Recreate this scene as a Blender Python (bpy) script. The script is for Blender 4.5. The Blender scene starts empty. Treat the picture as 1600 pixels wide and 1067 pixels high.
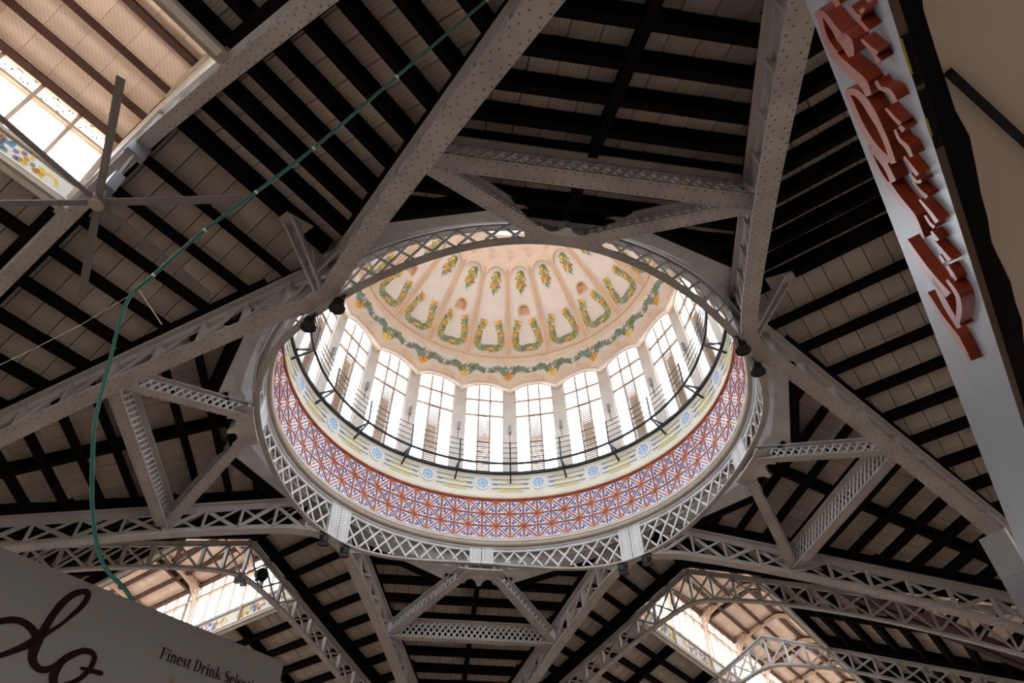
import bpy, math, random
import numpy as np
from mathutils import Matrix, Vector

random.seed(7)
scene = bpy.context.scene
COL = scene.collection
PI = math.pi
D2R = PI / 180
SC = 7.0                       # metres per unit: the dome ring has a radius of 7 m
Z0 = 13.275                    # height of the ring's lower edge above the floor, metres
ROOT = (0, 0, Z0)

# ------------------------------------------------------------------ camera
CR = np.array([[0.9882148704466727, -0.15230186550120878, -0.015346386966244671],
               [0.09985151356932637, 0.7173657915980218, -0.689504166980054],
               [0.11602174393612885, 0.6798459110782349, 0.7241191145966416]])
CAM = Vector((-0.3627034 * SC, -2.2053092 * SC, -1.6678921 * SC + Z0))
cd = bpy.data.cameras.new('camera')
cd.sensor_width = 36.0
cd.lens = 36.0 * 1076.326 / 1600.0
cd.clip_start = 0.05
cd.clip_end = 500
cam = bpy.data.objects.new('camera', cd)
COL.objects.link(cam)
rx, dn, fw = CR
cam.matrix_world = Matrix(((rx[0], -dn[0], -fw[0], CAM.x), (rx[1], -dn[1], -fw[1], CAM.y),
                           (rx[2], -dn[2], -fw[2], CAM.z), (0, 0, 0, 1)))
scene.camera = cam

# ------------------------------------------------------------------ light
world = bpy.data.worlds.new('sky')
scene.world = world
world.use_nodes = True
wn = world.node_tree
wn.nodes.clear()
wo = wn.nodes.new('ShaderNodeOutputWorld')
wb = wn.nodes.new('ShaderNodeBackground')
wb.inputs[0].default_value = (1.0, 0.985, 0.965, 1)
wb.inputs[1].default_value = 9.0
wt = wn.nodes.new('ShaderNodeTexCoord')
wx = wn.nodes.new('ShaderNodeSeparateXYZ')
wr_ = wn.nodes.new('ShaderNodeMapRange')          # bright overcast sky, darker ground below the horizon
wr_.inputs[1].default_value = -0.03
wr_.inputs[2].default_value = 0.03
wmx = wn.nodes.new('ShaderNodeMix')
wmx.data_type = 'RGBA'
wmx.inputs[6].default_value = (0.24, 0.215, 0.19, 1)
wmx.inputs[7].default_value = (0.90, 0.965, 1.03, 1)
wn.links.new(wt.outputs['Generated'], wx.inputs[0])
wn.links.new(wx.outputs[2], wr_.inputs[0])
wn.links.new(wr_.outputs[0], wmx.inputs[0])
wn.links.new(wmx.outputs[2], wb.inputs[0])
wn.links.new(wb.outputs[0], wo.inputs[0])
vs = scene.view_settings
vs.view_transform = 'Standard'
vs.look = 'None'
vs.exposure = 0.0
vs.gamma = 1.0
vs.use_curve_mapping = False
cy = scene.cycles
cy.max_bounces = 10
cy.diffuse_bounces = 6
cy.transparent_max_bounces = 12
cy.caustics_reflective = False
cy.caustics_refractive = False
cy.sample_clamp_indirect = 6.0


# ------------------------------------------------------------------ materials
def mat(name, col, rough=0.7, var=0.12, scale=3.0, metal=0.0, bump=0.0, spec=0.3, rnd=0.0, ribs=0.0, stain=None):
    m = bpy.data.materials.new(name)
    m.use_nodes = True
    nt = m.node_tree
    b = nt.nodes['Principled BSDF']
    b.inputs['Roughness'].default_value = rough
    b.inputs['Metallic'].default_value = metal
    b.inputs['Specular IOR Level'].default_value = spec
    tc = nt.nodes.new('ShaderNodeTexCoord')
    nz = nt.nodes.new('ShaderNodeTexNoise')
    nz.inputs['Scale'].default_value = scale
    nz.inputs['Detail'].default_value = 4
    nt.links.new(tc.outputs['Object'], nz.inputs['Vector'])
    ramp = nt.nodes.new('ShaderNodeMapRange')
    ramp.inputs[1].default_value = 0.3
    ramp.inputs[2].default_value = 0.7
    ramp.inputs[3].default_value = 1 - var
    ramp.inputs[4].default_value = 1 + var
    nt.links.new(nz.outputs['Fac'], ramp.inputs[0])
    val = ramp.outputs[0]
    if rnd:
        oi = nt.nodes.new('ShaderNodeObjectInfo')
        r2 = nt.nodes.new('ShaderNodeMapRange')
        r2.inputs[3].default_value = 1 - rnd
        r2.inputs[4].default_value = 1 + rnd
        nt.links.new(oi.outputs['Random'], r2.inputs[0])
        mu = nt.nodes.new('ShaderNodeMath')
        mu.operation = 'MULTIPLY'
        nt.links.new(val, mu.inputs[0])
        nt.links.new(r2.outputs[0], mu.inputs[1])
        val = mu.outputs[0]
    if ribs:
        wv = nt.nodes.new('ShaderNodeTexWave')
        wv.bands_direction = 'X'
        wv.inputs['Scale'].default_value = 4.2
        wv.inputs['Distortion'].default_value = 0.25
        nt.links.new(tc.outputs['Object'], wv.inputs['Vector'])
        r3 = nt.nodes.new('ShaderNodeMapRange')
        r3.inputs[1].default_value = 0.0
        r3.inputs[2].default_value = 0.25
        r3.inputs[3].default_value = 1 - ribs
        r3.inputs[4].default_value = 1.0
        nt.links.new(wv.outputs['Fac'], r3.inputs[0])
        mu = nt.nodes.new('ShaderNodeMath')
        mu.operation = 'MULTIPLY'
        nt.links.new(val, mu.inputs[0])
        nt.links.new(r3.outputs[0], mu.inputs[1])
        val = mu.outputs[0]
    mx = nt.nodes.new('ShaderNodeMix')
    mx.data_type = 'RGBA'
    mx.blend_type = 'MULTIPLY'
    mx.inputs[0].default_value = 1.0
    mx.inputs[6].default_value = (*col, 1)
    nt.links.new(val, mx.inputs[7])
    out = mx.outputs[2]
    if stain:
        n2 = nt.nodes.new('ShaderNodeTexNoise')
        n2.inputs['Scale'].default_value = 0.9
        n2.inputs['Detail'].default_value = 7
        nt.links.new(tc.outputs['Object'], n2.inputs['Vector'])
        r4 = nt.nodes.new('ShaderNodeMapRange')
        r4.inputs[1].default_value = 0.62
        r4.inputs[2].default_value = 0.74
        nt.links.new(n2.outputs['Fac'], r4.inputs[0])
        m2 = nt.nodes.new('ShaderNodeMix')
        m2.data_type = 'RGBA'
        nt.links.new(r4.outputs[0], m2.inputs[0])
        nt.links.new(out, m2.inputs[6])
        m2.inputs[7].default_value = (*stain, 1)
        out = m2.outputs[2]
    nt.links.new(out, b.inputs['Base Color'])
    if bump:
        bp = nt.nodes.new('ShaderNodeBump')
        bp.inputs['Strength'].default_value = bump
        bp.inputs['Distance'].default_value = 0.02
        n3 = nt.nodes.new('ShaderNodeTexNoise')
        n3.inputs['Scale'].default_value = scale * 8
        nt.links.new(tc.outputs['Object'], n3.inputs['Vector'])
        nt.links.new(n3.outputs['Fac'], bp.inputs['Height'])
        nt.links.new(bp.outputs[0], b.inputs['Normal'])
    return m


def glass_mat(name, tint, gloss=0.07):
    m = bpy.data.materials.new(name)
    m.use_nodes = True
    nt = m.node_tree
    nt.nodes.clear()
    o = nt.nodes.new('ShaderNodeOutputMaterial')
    t = nt.nodes.new('ShaderNodeBsdfTransparent')
    t.inputs[0].default_value = (*tint, 1)
    g = nt.nodes.new('ShaderNodeBsdfGlossy')
    g.inputs['Roughness'].default_value = 0.08
    x = nt.nodes.new('ShaderNodeMixShader')
    x.inputs[0].default_value = gloss
    nt.links.new(t.outputs[0], x.inputs[1])
    nt.links.new(g.outputs[0], x.inputs[2])
    nt.links.new(x.outputs[0], o.inputs[0])
    return m


M = dict(
    paint=mat('truss_paint', (0.42, 0.40, 0.385), 0.55, 0.14, 1.6, bump=0.15),
    paint_b=mat('lattice_paint', (0.66, 0.68, 0.70), 0.5, 0.12, 1.5, bump=0.1),
    rivet=mat('rivet_rust', (0.22, 0.17, 0.14), 0.7),
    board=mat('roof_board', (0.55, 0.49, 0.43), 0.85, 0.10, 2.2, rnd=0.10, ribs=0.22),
    board_lit=mat('lit_roof_board', (0.93, 0.75, 0.62), 0.8, 0.06, 2.0, rnd=0.06, ribs=0.14),  # paler copy of the roof board, warm lantern light put into the colour
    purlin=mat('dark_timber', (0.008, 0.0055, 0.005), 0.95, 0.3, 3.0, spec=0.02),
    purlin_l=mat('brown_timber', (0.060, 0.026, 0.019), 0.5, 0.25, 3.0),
    redbeam=mat('red_brown_steel', (0.040, 0.012, 0.010), 0.5, 0.25, 3.0),
    deck_l=mat('lantern_deck', (0.30, 0.20, 0.15), 0.9),
    roof_bounce=mat('bounce_roof_tile', (0.66, 0.52, 0.43), 0.8, 0.1, 2.0),  # unseen roof top, made pale to bounce light up into the lanterns
    deck=mat('roof_deck', (0.05, 0.043, 0.038), 0.9),
    cove=mat('grey_plaster', (0.56, 0.57, 0.58), 0.75, 0.2, 1.0, stain=(0.38, 0.34, 0.30)),
    cornice=mat('beige_cornice', (0.42, 0.365, 0.30), 0.7, 0.1, 2.0),
    white=mat('white_moulding', (0.76, 0.74, 0.70), 0.6, 0.06, 2.0),
    terra=mat('terracotta_glaze', (0.43, 0.10, 0.04), 0.28, 0.25, 4.0, spec=0.6),
    terra_d=mat('terracotta_edge', (0.30, 0.085, 0.035), 0.4, 0.2, 4.0),
    tile=mat('white_tile', (0.86, 0.86, 0.86), 0.18, 0.06, 5.0, spec=0.6),
    tile_b=mat('cobalt_glaze', (0.03, 0.065, 0.36), 0.2, 0.25, 8.0, spec=0.6),
    tile_bk=mat('tile_bed', (0.30, 0.16, 0.11), 0.8),
    cream=mat('cream_frieze', (0.70, 0.67, 0.57), 0.6, 0.07, 1.2),
    yel=mat('yellow_glaze', (0.66, 0.60, 0.30), 0.4, 0.15, 6.0),
    line=mat('dark_line_glaze', (0.16, 0.15, 0.13), 0.4),
    med=mat('pale_blue_glaze', (0.50, 0.66, 0.80), 0.3, 0.18, 9.0),
    blue=mat('mid_blue_glaze', (0.20, 0.34, 0.58), 0.3, 0.2, 9.0),
    peach=mat('peach_plaster', (0.78, 0.645, 0.52), 0.8, 0.07, 0.9, stain=(0.60, 0.40, 0.27)),
    peach_d=mat('peach_moulding', (0.78, 0.60, 0.44), 0.8, 0.06, 1.5),
    panel=mat('pale_panel', (0.78, 0.735, 0.695), 0.75, 0.06, 1.4),
    niche=mat('niche_plaster', (0.80, 0.60, 0.45), 0.85, 0.15, 3.0),
    leaf=mat('leaf_green', (0.20, 0.25, 0.10), 0.5, 0.3, 12.0),
    leaf2=mat('leaf_olive', (0.40, 0.40, 0.13), 0.5, 0.3, 12.0),
    leaf3=mat('leaf_bluegreen', (0.22, 0.30, 0.27), 0.5, 0.3, 12.0),
    fruit=mat('orange_fruit', (0.82, 0.36, 0.06), 0.45, 0.2, 14.0),
    lemon=mat('lemon_fruit', (0.86, 0.62, 0.14), 0.45, 0.15, 14.0),
    grape=mat('purple_fruit', (0.30, 0.22, 0.45), 0.45, 0.2, 14.0),
    redf=mat('pink_fruit', (0.62, 0.24, 0.18), 0.45, 0.2, 14.0),
    band=mat('garland_ground', (0.80, 0.76, 0.71), 0.7, 0.05, 2.0),
    pier=mat('pier_plaster', (0.64, 0.61, 0.565), 0.8, 0.1, 1.2, stain=(0.55, 0.45, 0.36)),
    mull=mat('window_frame_paint', (0.42, 0.33, 0.27), 0.6, 0.15, 3.0),
    mull_g=mat('lantern_frame_paint', (0.62, 0.48, 0.38), 0.6, 0.12, 3.0),
    louvre=mat('louvre_slat_glass', (0.26, 0.19, 0.125), 0.4, 0.15, 3.0),
    iron=mat('dark_iron', (0.030, 0.033, 0.038), 0.45, 0.2, 3.0),
    black=mat('black_housing', (0.008, 0.008, 0.011), 0.5),
    steel=mat('grey_fixture', (0.30, 0.33, 0.36), 0.4, 0.1, 3.0, metal=0.4),
    lens=mat('lamp_glass', (0.03, 0.03, 0.035), 0.1, 0.05),
    glass=glass_mat('window_glass', (0.99, 0.99, 1.0), 0.04),
    glass_f=glass_mat('lantern_glass', (0.99, 0.99, 0.99), 0.03),
    floor=mat('market_floor', (0.46, 0.37, 0.30), 0.7, 0.15, 0.4),
    wall=mat('outer_wall', (0.55, 0.47, 0.38), 0.8),
    sign=mat('taupe_sign_board', (0.175, 0.152, 0.128), 0.5, 0.03, 0.8),
    ink=mat('dark_brown_lettering', (0.010, 0.003, 0.003), 0.8, spec=0.1),
    amber=mat('amber_lettering', (0.25, 0.10, 0.012), 0.4),
    marble=mat('pale_marble_fascia', (0.25, 0.25, 0.27), 0.35, 0.06, 5.0),
    red=mat('red_letter_side', (0.22, 0.028, 0.007), 0.4, 0.15, 2.0),
    salmon=mat('red_letter_face', (0.33, 0.115, 0.095), 0.35, 0.05, 2.0),
    brownw=mat('brown_underside', (0.16, 0.115, 0.075), 0.6, 0.2, 3.0),
    soffit=mat('cream_canvas', (0.86, 0.77, 0.67), 0.8, 0.05, 1.0),
    yprint=mat('yellow_print', (0.55, 0.52, 0.08), 0.5),
    shadow_print=mat('black_shadow_and_print', (0.006, 0.005, 0.004), 0.9),  # black for the shadow strip by the canopy and for the dark print
    hose=mat('green_cable', (0.012, 0.10, 0.072), 0.4, 0.1, 3.0),
    rod=mat('white_rod', (0.60, 0.57, 0.54), 0.5),
    clad=mat('grey_cladding', (0.20, 0.19, 0.183), 0.5, 0.1, 1.2),
    blade=mat('fan_blade', (0.19, 0.17, 0.165), 0.5, 0.08, 2.0),
)


# ------------------------------------------------------------------ builders
class MB:
    """collects faces (in units of the ring radius) for ONE mesh"""

    def __init__(self):
        self.v, self.f, self.m = [], [], []

    def face(self, pts, mi=0):
        n = len(self.v)
        self.v += [tuple(p) for p in pts]
        self.f.append(tuple(range(n, n + len(pts))))
        self.m.append(mi)

    def grid(self, rows, mi=0, close=False):
        n = len(self.v)
        w = len(rows[0])
        for r in rows:
            self.v += [tuple(p) for p in r]
        for i in range(len(rows) - 1):
            for j in range(w if close else w - 1):
                k = (j + 1) % w
                self.f.append((n + i * w + j, n + i * w + k, n + (i + 1) * w + k, n + (i + 1) * w + j))
                self.m.append(mi)

    def hexa(self, c, mi=0):
        n = len(self.v)
        self.v += [tuple(p) for p in c]
        for q in ((0, 3, 2, 1), (4, 5, 6, 7), (0, 1, 5, 4), (1, 2, 6, 5), (2, 3, 7, 6), (3, 0, 4, 7)):
            self.f.append(tuple(n + i for i in q))
            self.m.append(mi)

    def beam(self, p0, p1, w, h, up=(0, 0, 1), mi=0, side=None):
        """box from p0 to p1, p's on the section's centre; w sideways, h along up"""
        p0, p1 = Vector(p0), Vector(p1)
        d = (p1 - p0).normalized()
        if side is None:
            s = d.cross(Vector(up))
            if s.length < 1e-6:
                s = d.cross(Vector((1, 0, 0)))
            s.normalize()
        else:
            s = Vector(side).normalized()
        u = s.cross(d).normalized()
        a, b = s * (w / 2), u * (h / 2)
        self.hexa([p0 - a - b, p0 + a - b, p0 + a + b, p0 - a + b, p1 - a - b, p1 + a - b, p1 + a + b, p1 - a + b], mi)

    def prism(self, poly, off, mi=0):
        """polygon (3D points) extruded by vector off"""
        n = len(self.v)
        k = len(poly)
        off = Vector(off)
        self.v += [tuple(p) for p in poly] + [tuple(Vector(p) + off) for p in poly]
        self.f.append(tuple(range(n + k - 1, n - 1, -1)))
        self.f.append(tuple(range(n + k, n + 2 * k)))
        self.m += [mi, mi]
        for i in range(k):
            j = (i + 1) % k
            self.f.append((n + i, n + j, n + k + j, n + k + i))
            self.m.append(mi)

    def tube(self, pts, r, n=8, mi=0):
        rows = []
        for i, p in enumerate(pts):
            p = Vector(p)
            d = (Vector(pts[min(i + 1, len(pts) - 1)]) - Vector(pts[max(i - 1, 0)])).normalized()
            s = d.cross(Vector((0.31, 0.17, 0.93))).normalized()
            u = s.cross(d)
            rows.append([p + s * (r * math.cos(2 * PI * k / n)) + u * (r * math.sin(2 * PI * k / n)) for k in range(n)])
        self.grid(rows, mi, True)
        self.face(rows[0][::-1], mi)
        self.face(rows[-1], mi)

    def build(self, name, mats, parent=None, unit=SC, smooth=False, kind=None):
        me = bpy.data.meshes.new(name)
        me.from_pydata([(x * unit, y * unit, z * unit) for x, y, z in self.v], [], self.f)
        if not isinstance(mats, (list, tuple)):
            mats = [mats]
        for q in mats:
            me.materials.append(q)
        me.polygons.foreach_set('material_index', self.m)
        if smooth:
            me.polygons.foreach_set('use_smooth', [True] * len(self.f))
        me.update()
        o = bpy.data.objects.new(name, me)
        COL.objects.link(o)
        if parent is not None:
            o.parent = parent
        if kind:
            o['kind'] = kind
        return o


def tag(o, label=None, cat=None, group=None, kind=None):
    if label:
        o['label'] = label
    if cat:
        o['category'] = cat
    if group:
        o['group'] = group
    if kind:
        o['kind'] = kind
    return o


def empty(name, loc=ROOT, rz=0.0, kind=None, label=None, cat=None, group=None):
    o = bpy.data.objects.new(name, None)
    o.empty_display_size = 0.2
    COL.objects.link(o)
    o.location = loc
    o.rotation_euler = (0, 0, rz)
    return tag(o, label, cat, group, kind)


KIDS = {}


def children(o):
    return list(o.children)


def copy_tree(o, loc=None, rz=None, parent=None, top=True):
    c = o.copy()
    COL.objects.link(c)
    if not top:
        c.parent = parent
    else:
        if loc is not None:
            c.location = loc
        if rz is not None:
            c.rotation_euler = (0, 0, rz)
    for ch in children(o):
        copy_tree(ch, parent=c, top=False)
    return c


def dup_part(o, parent, rz):
    """a linked copy of a part, turned about the dome's axis"""
    c = o.copy()
    COL.objects.link(c)
    c.parent = parent
    c.rotation_euler = (0, 0, rz)
    for ch in children(o):
        d = ch.copy()
        COL.objects.link(d)
        d.parent = c
    return c


def pz(az, r, z):
    a = az * D2R
    return (r * math.sin(a), r * math.cos(a), z)


def clip(poly, f):
    """keep the side of convex poly where f(p) >= 0 (f linear)"""
    out = []
    for i, p in enumerate(poly):
        q = poly[(i + 1) % len(poly)]
        a, b = f(p), f(q)
        if a >= 0:
            out.append(p)
        if (a >= 0) != (b >= 0):
            t = a / (a - b)
            out.append((p[0] + (q[0] - p[0]) * t, p[1] + (q[1] - p[1]) * t))
    return out


def area(p):
    return 0.5 * abs(sum(p[i][0] * p[(i + 1) % len(p)][1] - p[(i + 1) % len(p)][0] * p[i][1] for i in range(len(p))))


S2 = math.sqrt(0.5)
PHI = 21.46 * D2R
RK = 1.011
TANP = math.tan(PHI)
SLOPE = 0.455


# arm frames are built for the arm at azimuth 45 deg and turned
def armp(r, t, z):
    return (S2 * r + S2 * t, S2 * r - S2 * t, z)


def roofz(t):
    return 0.24 - SLOPE * abs(t)


# ------------------------------------------------------------------ floor, outer walls, wedge roofs
mb = MB()
mb.hexa([(-60, -60, -0.3), (60, -60, -0.3), (60, 60, -0.3), (-60, 60, -0.3), (-60, -60, 0), (60, -60, 0), (60, 60, 0), (-60, 60, 0)])
mb.build('floor', M['floor'], unit=1, kind='structure')

WALL_R = 5.9
names = ['far_right', 'near_right', 'near_left', 'far_left']
for k in range(4):
    # gable end of each arm: plinth, piers between tall openings, wall above up to the roof
    zt_floor = -Z0 / SC
    mb = MB()
    for (a, b, z0, z1) in ((-1.75, 1.75, zt_floor, zt_floor + 0.42), (-1.75, 1.75, -0.95, 0.62)):
        mb.hexa([armp(WALL_R, a, z0), armp(WALL_R, b, z0), armp(WALL_R + 0.06, b, z0), armp(WALL_R + 0.06, a, z0),
                 armp(WALL_R, a, z1), armp(WALL_R, b, z1), armp(WALL_R + 0.06, b, z1), armp(WALL_R + 0.06, a, z1)])
    for t in (-1.68, -0.84, 0, 0.84, 1.68):
        mb.hexa([armp(WALL_R, t - 0.07, zt_floor + 0.42), armp(WALL_R, t + 0.07, zt_floor + 0.42), armp(WALL_R + 0.06, t + 0.07, zt_floor + 0.42), armp(WALL_R + 0.06, t - 0.07, zt_floor + 0.42),
                 armp(WALL_R, t - 0.07, -0.62), armp(WALL_R, t + 0.07, -0.62), armp(WALL_R + 0.06, t + 0.07, -0.62), armp(WALL_R + 0.06, t - 0.07, -0.62)])
    o = mb.build('wall_' + names[k], M['wall'], kind='structure')
    o.location = ROOT
    o.rotation_euler = (0, 0, -PI / 2 * k)

# low flat roofs in the angles between the arms, on side walls with open bays
for k in range(4):
    root = empty('ceiling', rz=-PI / 2 * k, kind='structure')
    L = WALL_R - 1.67
    tri = [(0, 2.30, -0.52), (-L * S2 * 1.02, 2.30 + L * S2 * 1.02, -0.52), (L * S2 * 1.02, 2.30 + L * S2 * 1.02, -0.52)]
    mb = MB()
    mb.prism(tri, (0, 0, 0.04))
    mb.build('deck', M['board_lit'], root)
    for j in range(1, 14):
        y = 2.36 + 0.2 * j
        mb = MB()
        mb.beam((-(y - 2.34), y, -0.545), (y - 2.34, y, -0.545), 0.03, 0.05)
        mb.build('purlin', M['redbeam'], root)
    o = MB()
    ye = 2.30 + L * S2
    for (z0, z1) in ((zt_floor, zt_floor + 0.42), (-1.0, -0.45)):
        o.hexa([(-ye, ye, z0), (ye, ye, z0), (ye, ye + 0.06, z0), (-ye, ye + 0.06, z0), (-ye, ye, z1), (ye, ye, z1), (ye, ye + 0.06, z1), (-ye, ye + 0.06, z1)])
    for x in np.linspace(-ye + 0.1, ye - 0.1, 7):
        o.hexa([(x - 0.08, ye, zt_floor), (x + 0.08, ye, zt_floor), (x + 0.08, ye + 0.06, zt_floor), (x - 0.08, ye + 0.06, zt_floor), (x - 0.08, ye, -0.45), (x + 0.08, ye, -0.45), (x + 0.08, ye + 0.06, -0.45), (x - 0.08, ye + 0.06, -0.45)])
    w = o.build('wall_' + ['far', 'right', 'near', 'left'][k], M['wall'], kind='structure')
    w.location = ROOT
    w.rotation_euler = (0, 0, -PI / 2 * k)


# ------------------------------------------------------------------ roof bays
BU = 0.07                      # board width along the purlins
PW, PH = 0.029, 0.052          # purlin section


def profile_beam(mb, p0, p1, up, w=PW, h=PH):
    """dark I-section beam whose underside runs from p0 to p1"""
    p0, p1, up = Vector(p0), Vector(p1), Vector(up).normalized()
    d = (p1 - p0).normalized()
    s = d.cross(up).normalized()
    pr = [(-w / 2, 0), (w / 2, 0), (w / 2, h * 0.14), (w * 0.22, h * 0.24), (w * 0.22, h), (-w * 0.22, h), (-w * 0.22, h * 0.24), (-w / 2, h * 0.14)]
    mb.prism([p0 + s * a + up * b for a, b in pr], p1 - p0)


def mb_top(mb):
    """1 for faces that look up"""
    out = []
    for f_ in mb.f:
        zs = [Vector(mb.v[i]) for i in f_]
        nrm = Vector((0, 0, 0))
        for i in range(len(zs)):
            nrm += zs[i].cross(zs[(i + 1) % len(zs)])
        z_mean = sum(v.z for v in zs) / len(zs)
        out.append((abs(nrm.normalized().z) > 0.5, z_mean))
    best = max(z for ok, z in out if ok)
    k = len(mb.f)
    res = []
    # of each prism the cap with the higher mean is the outer face
    i = 0
    while i < k:
        a, b = out[i], out[i + 1]
        n_sides = len(mb.f[i])
        res += [1 if a[1] > b[1] else 0, 1 if b[1] >= a[1] else 0] + [0] * n_sides
        i += 2 + n_sides
    return res


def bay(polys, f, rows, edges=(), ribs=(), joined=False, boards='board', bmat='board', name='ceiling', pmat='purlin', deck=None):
    """f(u, v, w) -> point; purlins run along u at the given rows v; polys are convex (u, v) outlines"""
    root = empty(name, kind='structure')
    up = (Vector(f(0.01, 1.0, 0)) - Vector(f(0, 1.0, 0))).cross(Vector(f(0, 1.01, 0)) - Vector(f(0, 1.0, 0)))
    if up.z < 0:
        up = -up
    up.normalize()
    # upper deck, a little larger than the bay
    mb = MB()
    if deck:
        mb.prism([f(u, v, 0.068) for u, v in deck], up * 0.015)
    for poly in ([] if deck else polys):
        cx = sum(p[0] for p in poly) / len(poly)
        cv = sum(p[1] for p in poly) / len(poly)
        big = []
        for p in poly:
            d = math.hypot(p[0] - cx, p[1] - cv)
            e = (d + 0.03) / d
            big.append((cx + (p[0] - cx) * e, cv + (p[1] - cv) * e))
        mb.prism([f(u, v, 0.068) for u, v in big], up * 0.015)
    mb.m = [1 if n_ == 1 else 0 for n_ in mb_top(mb)]
    mb.build('deck', [M['deck'], M['roof_bounce']], root)
    # purlins
    for v in rows:
        spans = []
        for poly in polys:
            us = []
            for i, p in enumerate(poly):
                q = poly[(i + 1) % len(poly)]
                if (p[1] - v) * (q[1] - v) < 0:
                    us.append(p[0] + (q[0] - p[0]) * (v - p[1]) / (q[1] - p[1]))
            if len(us) >= 2 and max(us) - min(us) > 0.01:
                spans.append([min(us), max(us)])
        spans.sort()
        joined_spans = []
        for a, b in spans:
            if joined_spans and a - joined_spans[-1][1] < 0.004:
                joined_spans[-1][1] = b
            else:
                joined_spans.append([a, b])
        for a, b in joined_spans:
            if b - a > 0.03:
                mb = MB()
                profile_beam(mb, f(a, v, 0), f(b, v, 0), up)
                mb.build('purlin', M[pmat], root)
    for (a, b, w, h, nm) in list(edges) + list(ribs):
        mb = MB()
        profile_beam(mb, f(a[0], a[1], -0.004), f(b[0], b[1], -0.004), up, w, h)
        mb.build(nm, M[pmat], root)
    # boards
    allv = sorted(rows)
    vmin = min(p[1] for poly in polys for p in poly)
    vmax = max(p[1] for poly in polys for p in poly)
    cuts = [vmin] + [v for v in allv if vmin + 0.01 < v < vmax - 0.01] + [vmax]
    shared = {}
    stuff = MB()
    for poly in polys:
        u0 = min(p[0] for p in poly)
        u1 = max(p[0] for p in poly)
        for i in range(len(cuts) - 1):
            a, b = cuts[i] + 0.0003, cuts[i + 1] - 0.0003
            k0 = math.floor(u0 / BU)
            for k in range(k0, math.ceil(u1 / BU)):
                c0, c1 = k * BU + 0.0012, (k + 1) * BU - 0.0012
                q = [(c0, a), (c1, a), (c1, b), (c0, b)]
                sgn = 1 if sum(poly[j][0] * poly[(j + 1) % len(poly)][1] - poly[(j + 1) % len(poly)][0] * poly[j][1] for j in range(len(poly))) > 0 else -1
                for j in range(len(poly)):
                    p0, p1 = poly[j], poly[(j + 1) % len(poly)]
                    q = clip(q, lambda p: sgn * ((p1[0] - p0[0]) * (p[1] - p0[1]) - (p1[1] - p0[1]) * (p[0] - p0[0])))
                    if len(q) < 3:
                        break
                if len(q) < 3 or area(q) < 0.0006:
                    continue
                dz = random.uniform(-0.0012, 0.0012)
                if joined:
                    stuff.prism([f(u, v, 0.053 + dz) for u, v in q], up * 0.006)
                    continue
                full = area(q) > 0.999 * (c1 - c0) * (b - a)
                ctr = Vector(f((c0 + c1) / 2, (a + b) / 2, 0.053 + dz))
                ex = (Vector(f(c1, a, 0)) - Vector(f(c0, a, 0))).normalized()
                ey = up.cross(ex)
                key = round(b - a, 4)
                rot = Matrix((ex, ey, up)).transposed()
                if full and key in shared:
                    o = bpy.data.objects.new(boards, shared[key])
                    COL.objects.link(o)
                    o.parent = root
                else:
                    inv = rot.transposed()
                    mb = MB()
                    mb.prism([inv @ (Vector(f(u, v, 0.053 + dz)) - ctr) for u, v in q], (0, 0, 0.006))
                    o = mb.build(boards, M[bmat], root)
                    if full:
                        shared[key] = o.data
                m4 = rot.to_4x4()
                m4.translation = ctr * SC
                o.matrix_local = m4
    if joined and stuff.v:
        stuff.build(boards, M[bmat], root, kind='stuff')
    return root


ROWS_T = [0.135 + 0.12 * k for k in range(13)]


def arm_f(sgn, flip=1):
    return lambda u, v, w: armp(u, sgn * v, 0.24 - SLOPE * v + w)


# triangular bays between a bent crossing truss and the straight truss beyond it
for sgn in (1, -1):
    tri = [(RK, 0.0), (1.668, 0.0), (1.668, 1.668)]
    b0 = bay([tri], arm_f(sgn), ROWS_T, deck=[(1.045, -0.1), (1.672, -0.1), (1.672, 0.36), (1.76, 0.36), (1.76, 1.80), (1.70, 1.80), (1.045, 0.12)],
             edges=[((RK + 0.10, 0.20), (1.66, 1.635), 0.035, 0.06, 'edge_beam'), ((1.64, 0.02), (1.64, 1.6), 0.03, 0.06, 'edge_beam')],
             ribs=[((1.055, 0.0), (1.668, 0.0), 0.028, 0.055, 'ridge_beam')])
    for k in (1, 2, 3):
        copy_tree(b0, rz=PI / 2 * k)

# corner bays between two crossing trusses (built at the far corner and turned)
OCT = 1.11
cs, sn = math.cos(22.5 * D2R), math.sin(22.5 * D2R)


def corner_f(u, v, w):
    return (u, v, 0.24 - 0.458 * (v - 0.715) + w)


ROWS_Y = [1.05 + 0.102 * k for k in range(13)]
YB = 1.09
XB = 0.175
YO = (OCT - sn * XB) / cs
YL = 0.715 + (0.715 - XB) / 0.4348
halves = []
for g in (1, -1):
    halves += [[(0.0, YB), (g * XB, YB), (g * XB, YL), (0.0, 2.36)], [(g * XB, YO), (g * 0.614, 0.947), (g * XB, YL)]]
b0 = bay(halves, corner_f, ROWS_Y,
         edges=[((0.60, 0.955), (0.012, 2.33), 0.035, 0.06, 'edge_beam'), ((-0.60, 0.955), (-0.012, 2.33), 0.035, 0.06, 'edge_beam'),
                ((0.61, 0.957), (XB, YO + 0.010), 0.035, 0.06, 'edge_beam'), ((-0.61, 0.957), (-XB, YO + 0.010), 0.035, 0.06, 'edge_beam'), ((-XB, YB + 0.012), (XB, YB + 0.012), 0.030, 0.06, 'edge_beam')],
         ribs=[((0.0, YB), (0.0, 2.34), 0.026, 0.055, 'hip_rafter')])
for k in (1, 2, 3):
    copy_tree(b0, rz=PI / 2 * k)

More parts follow.
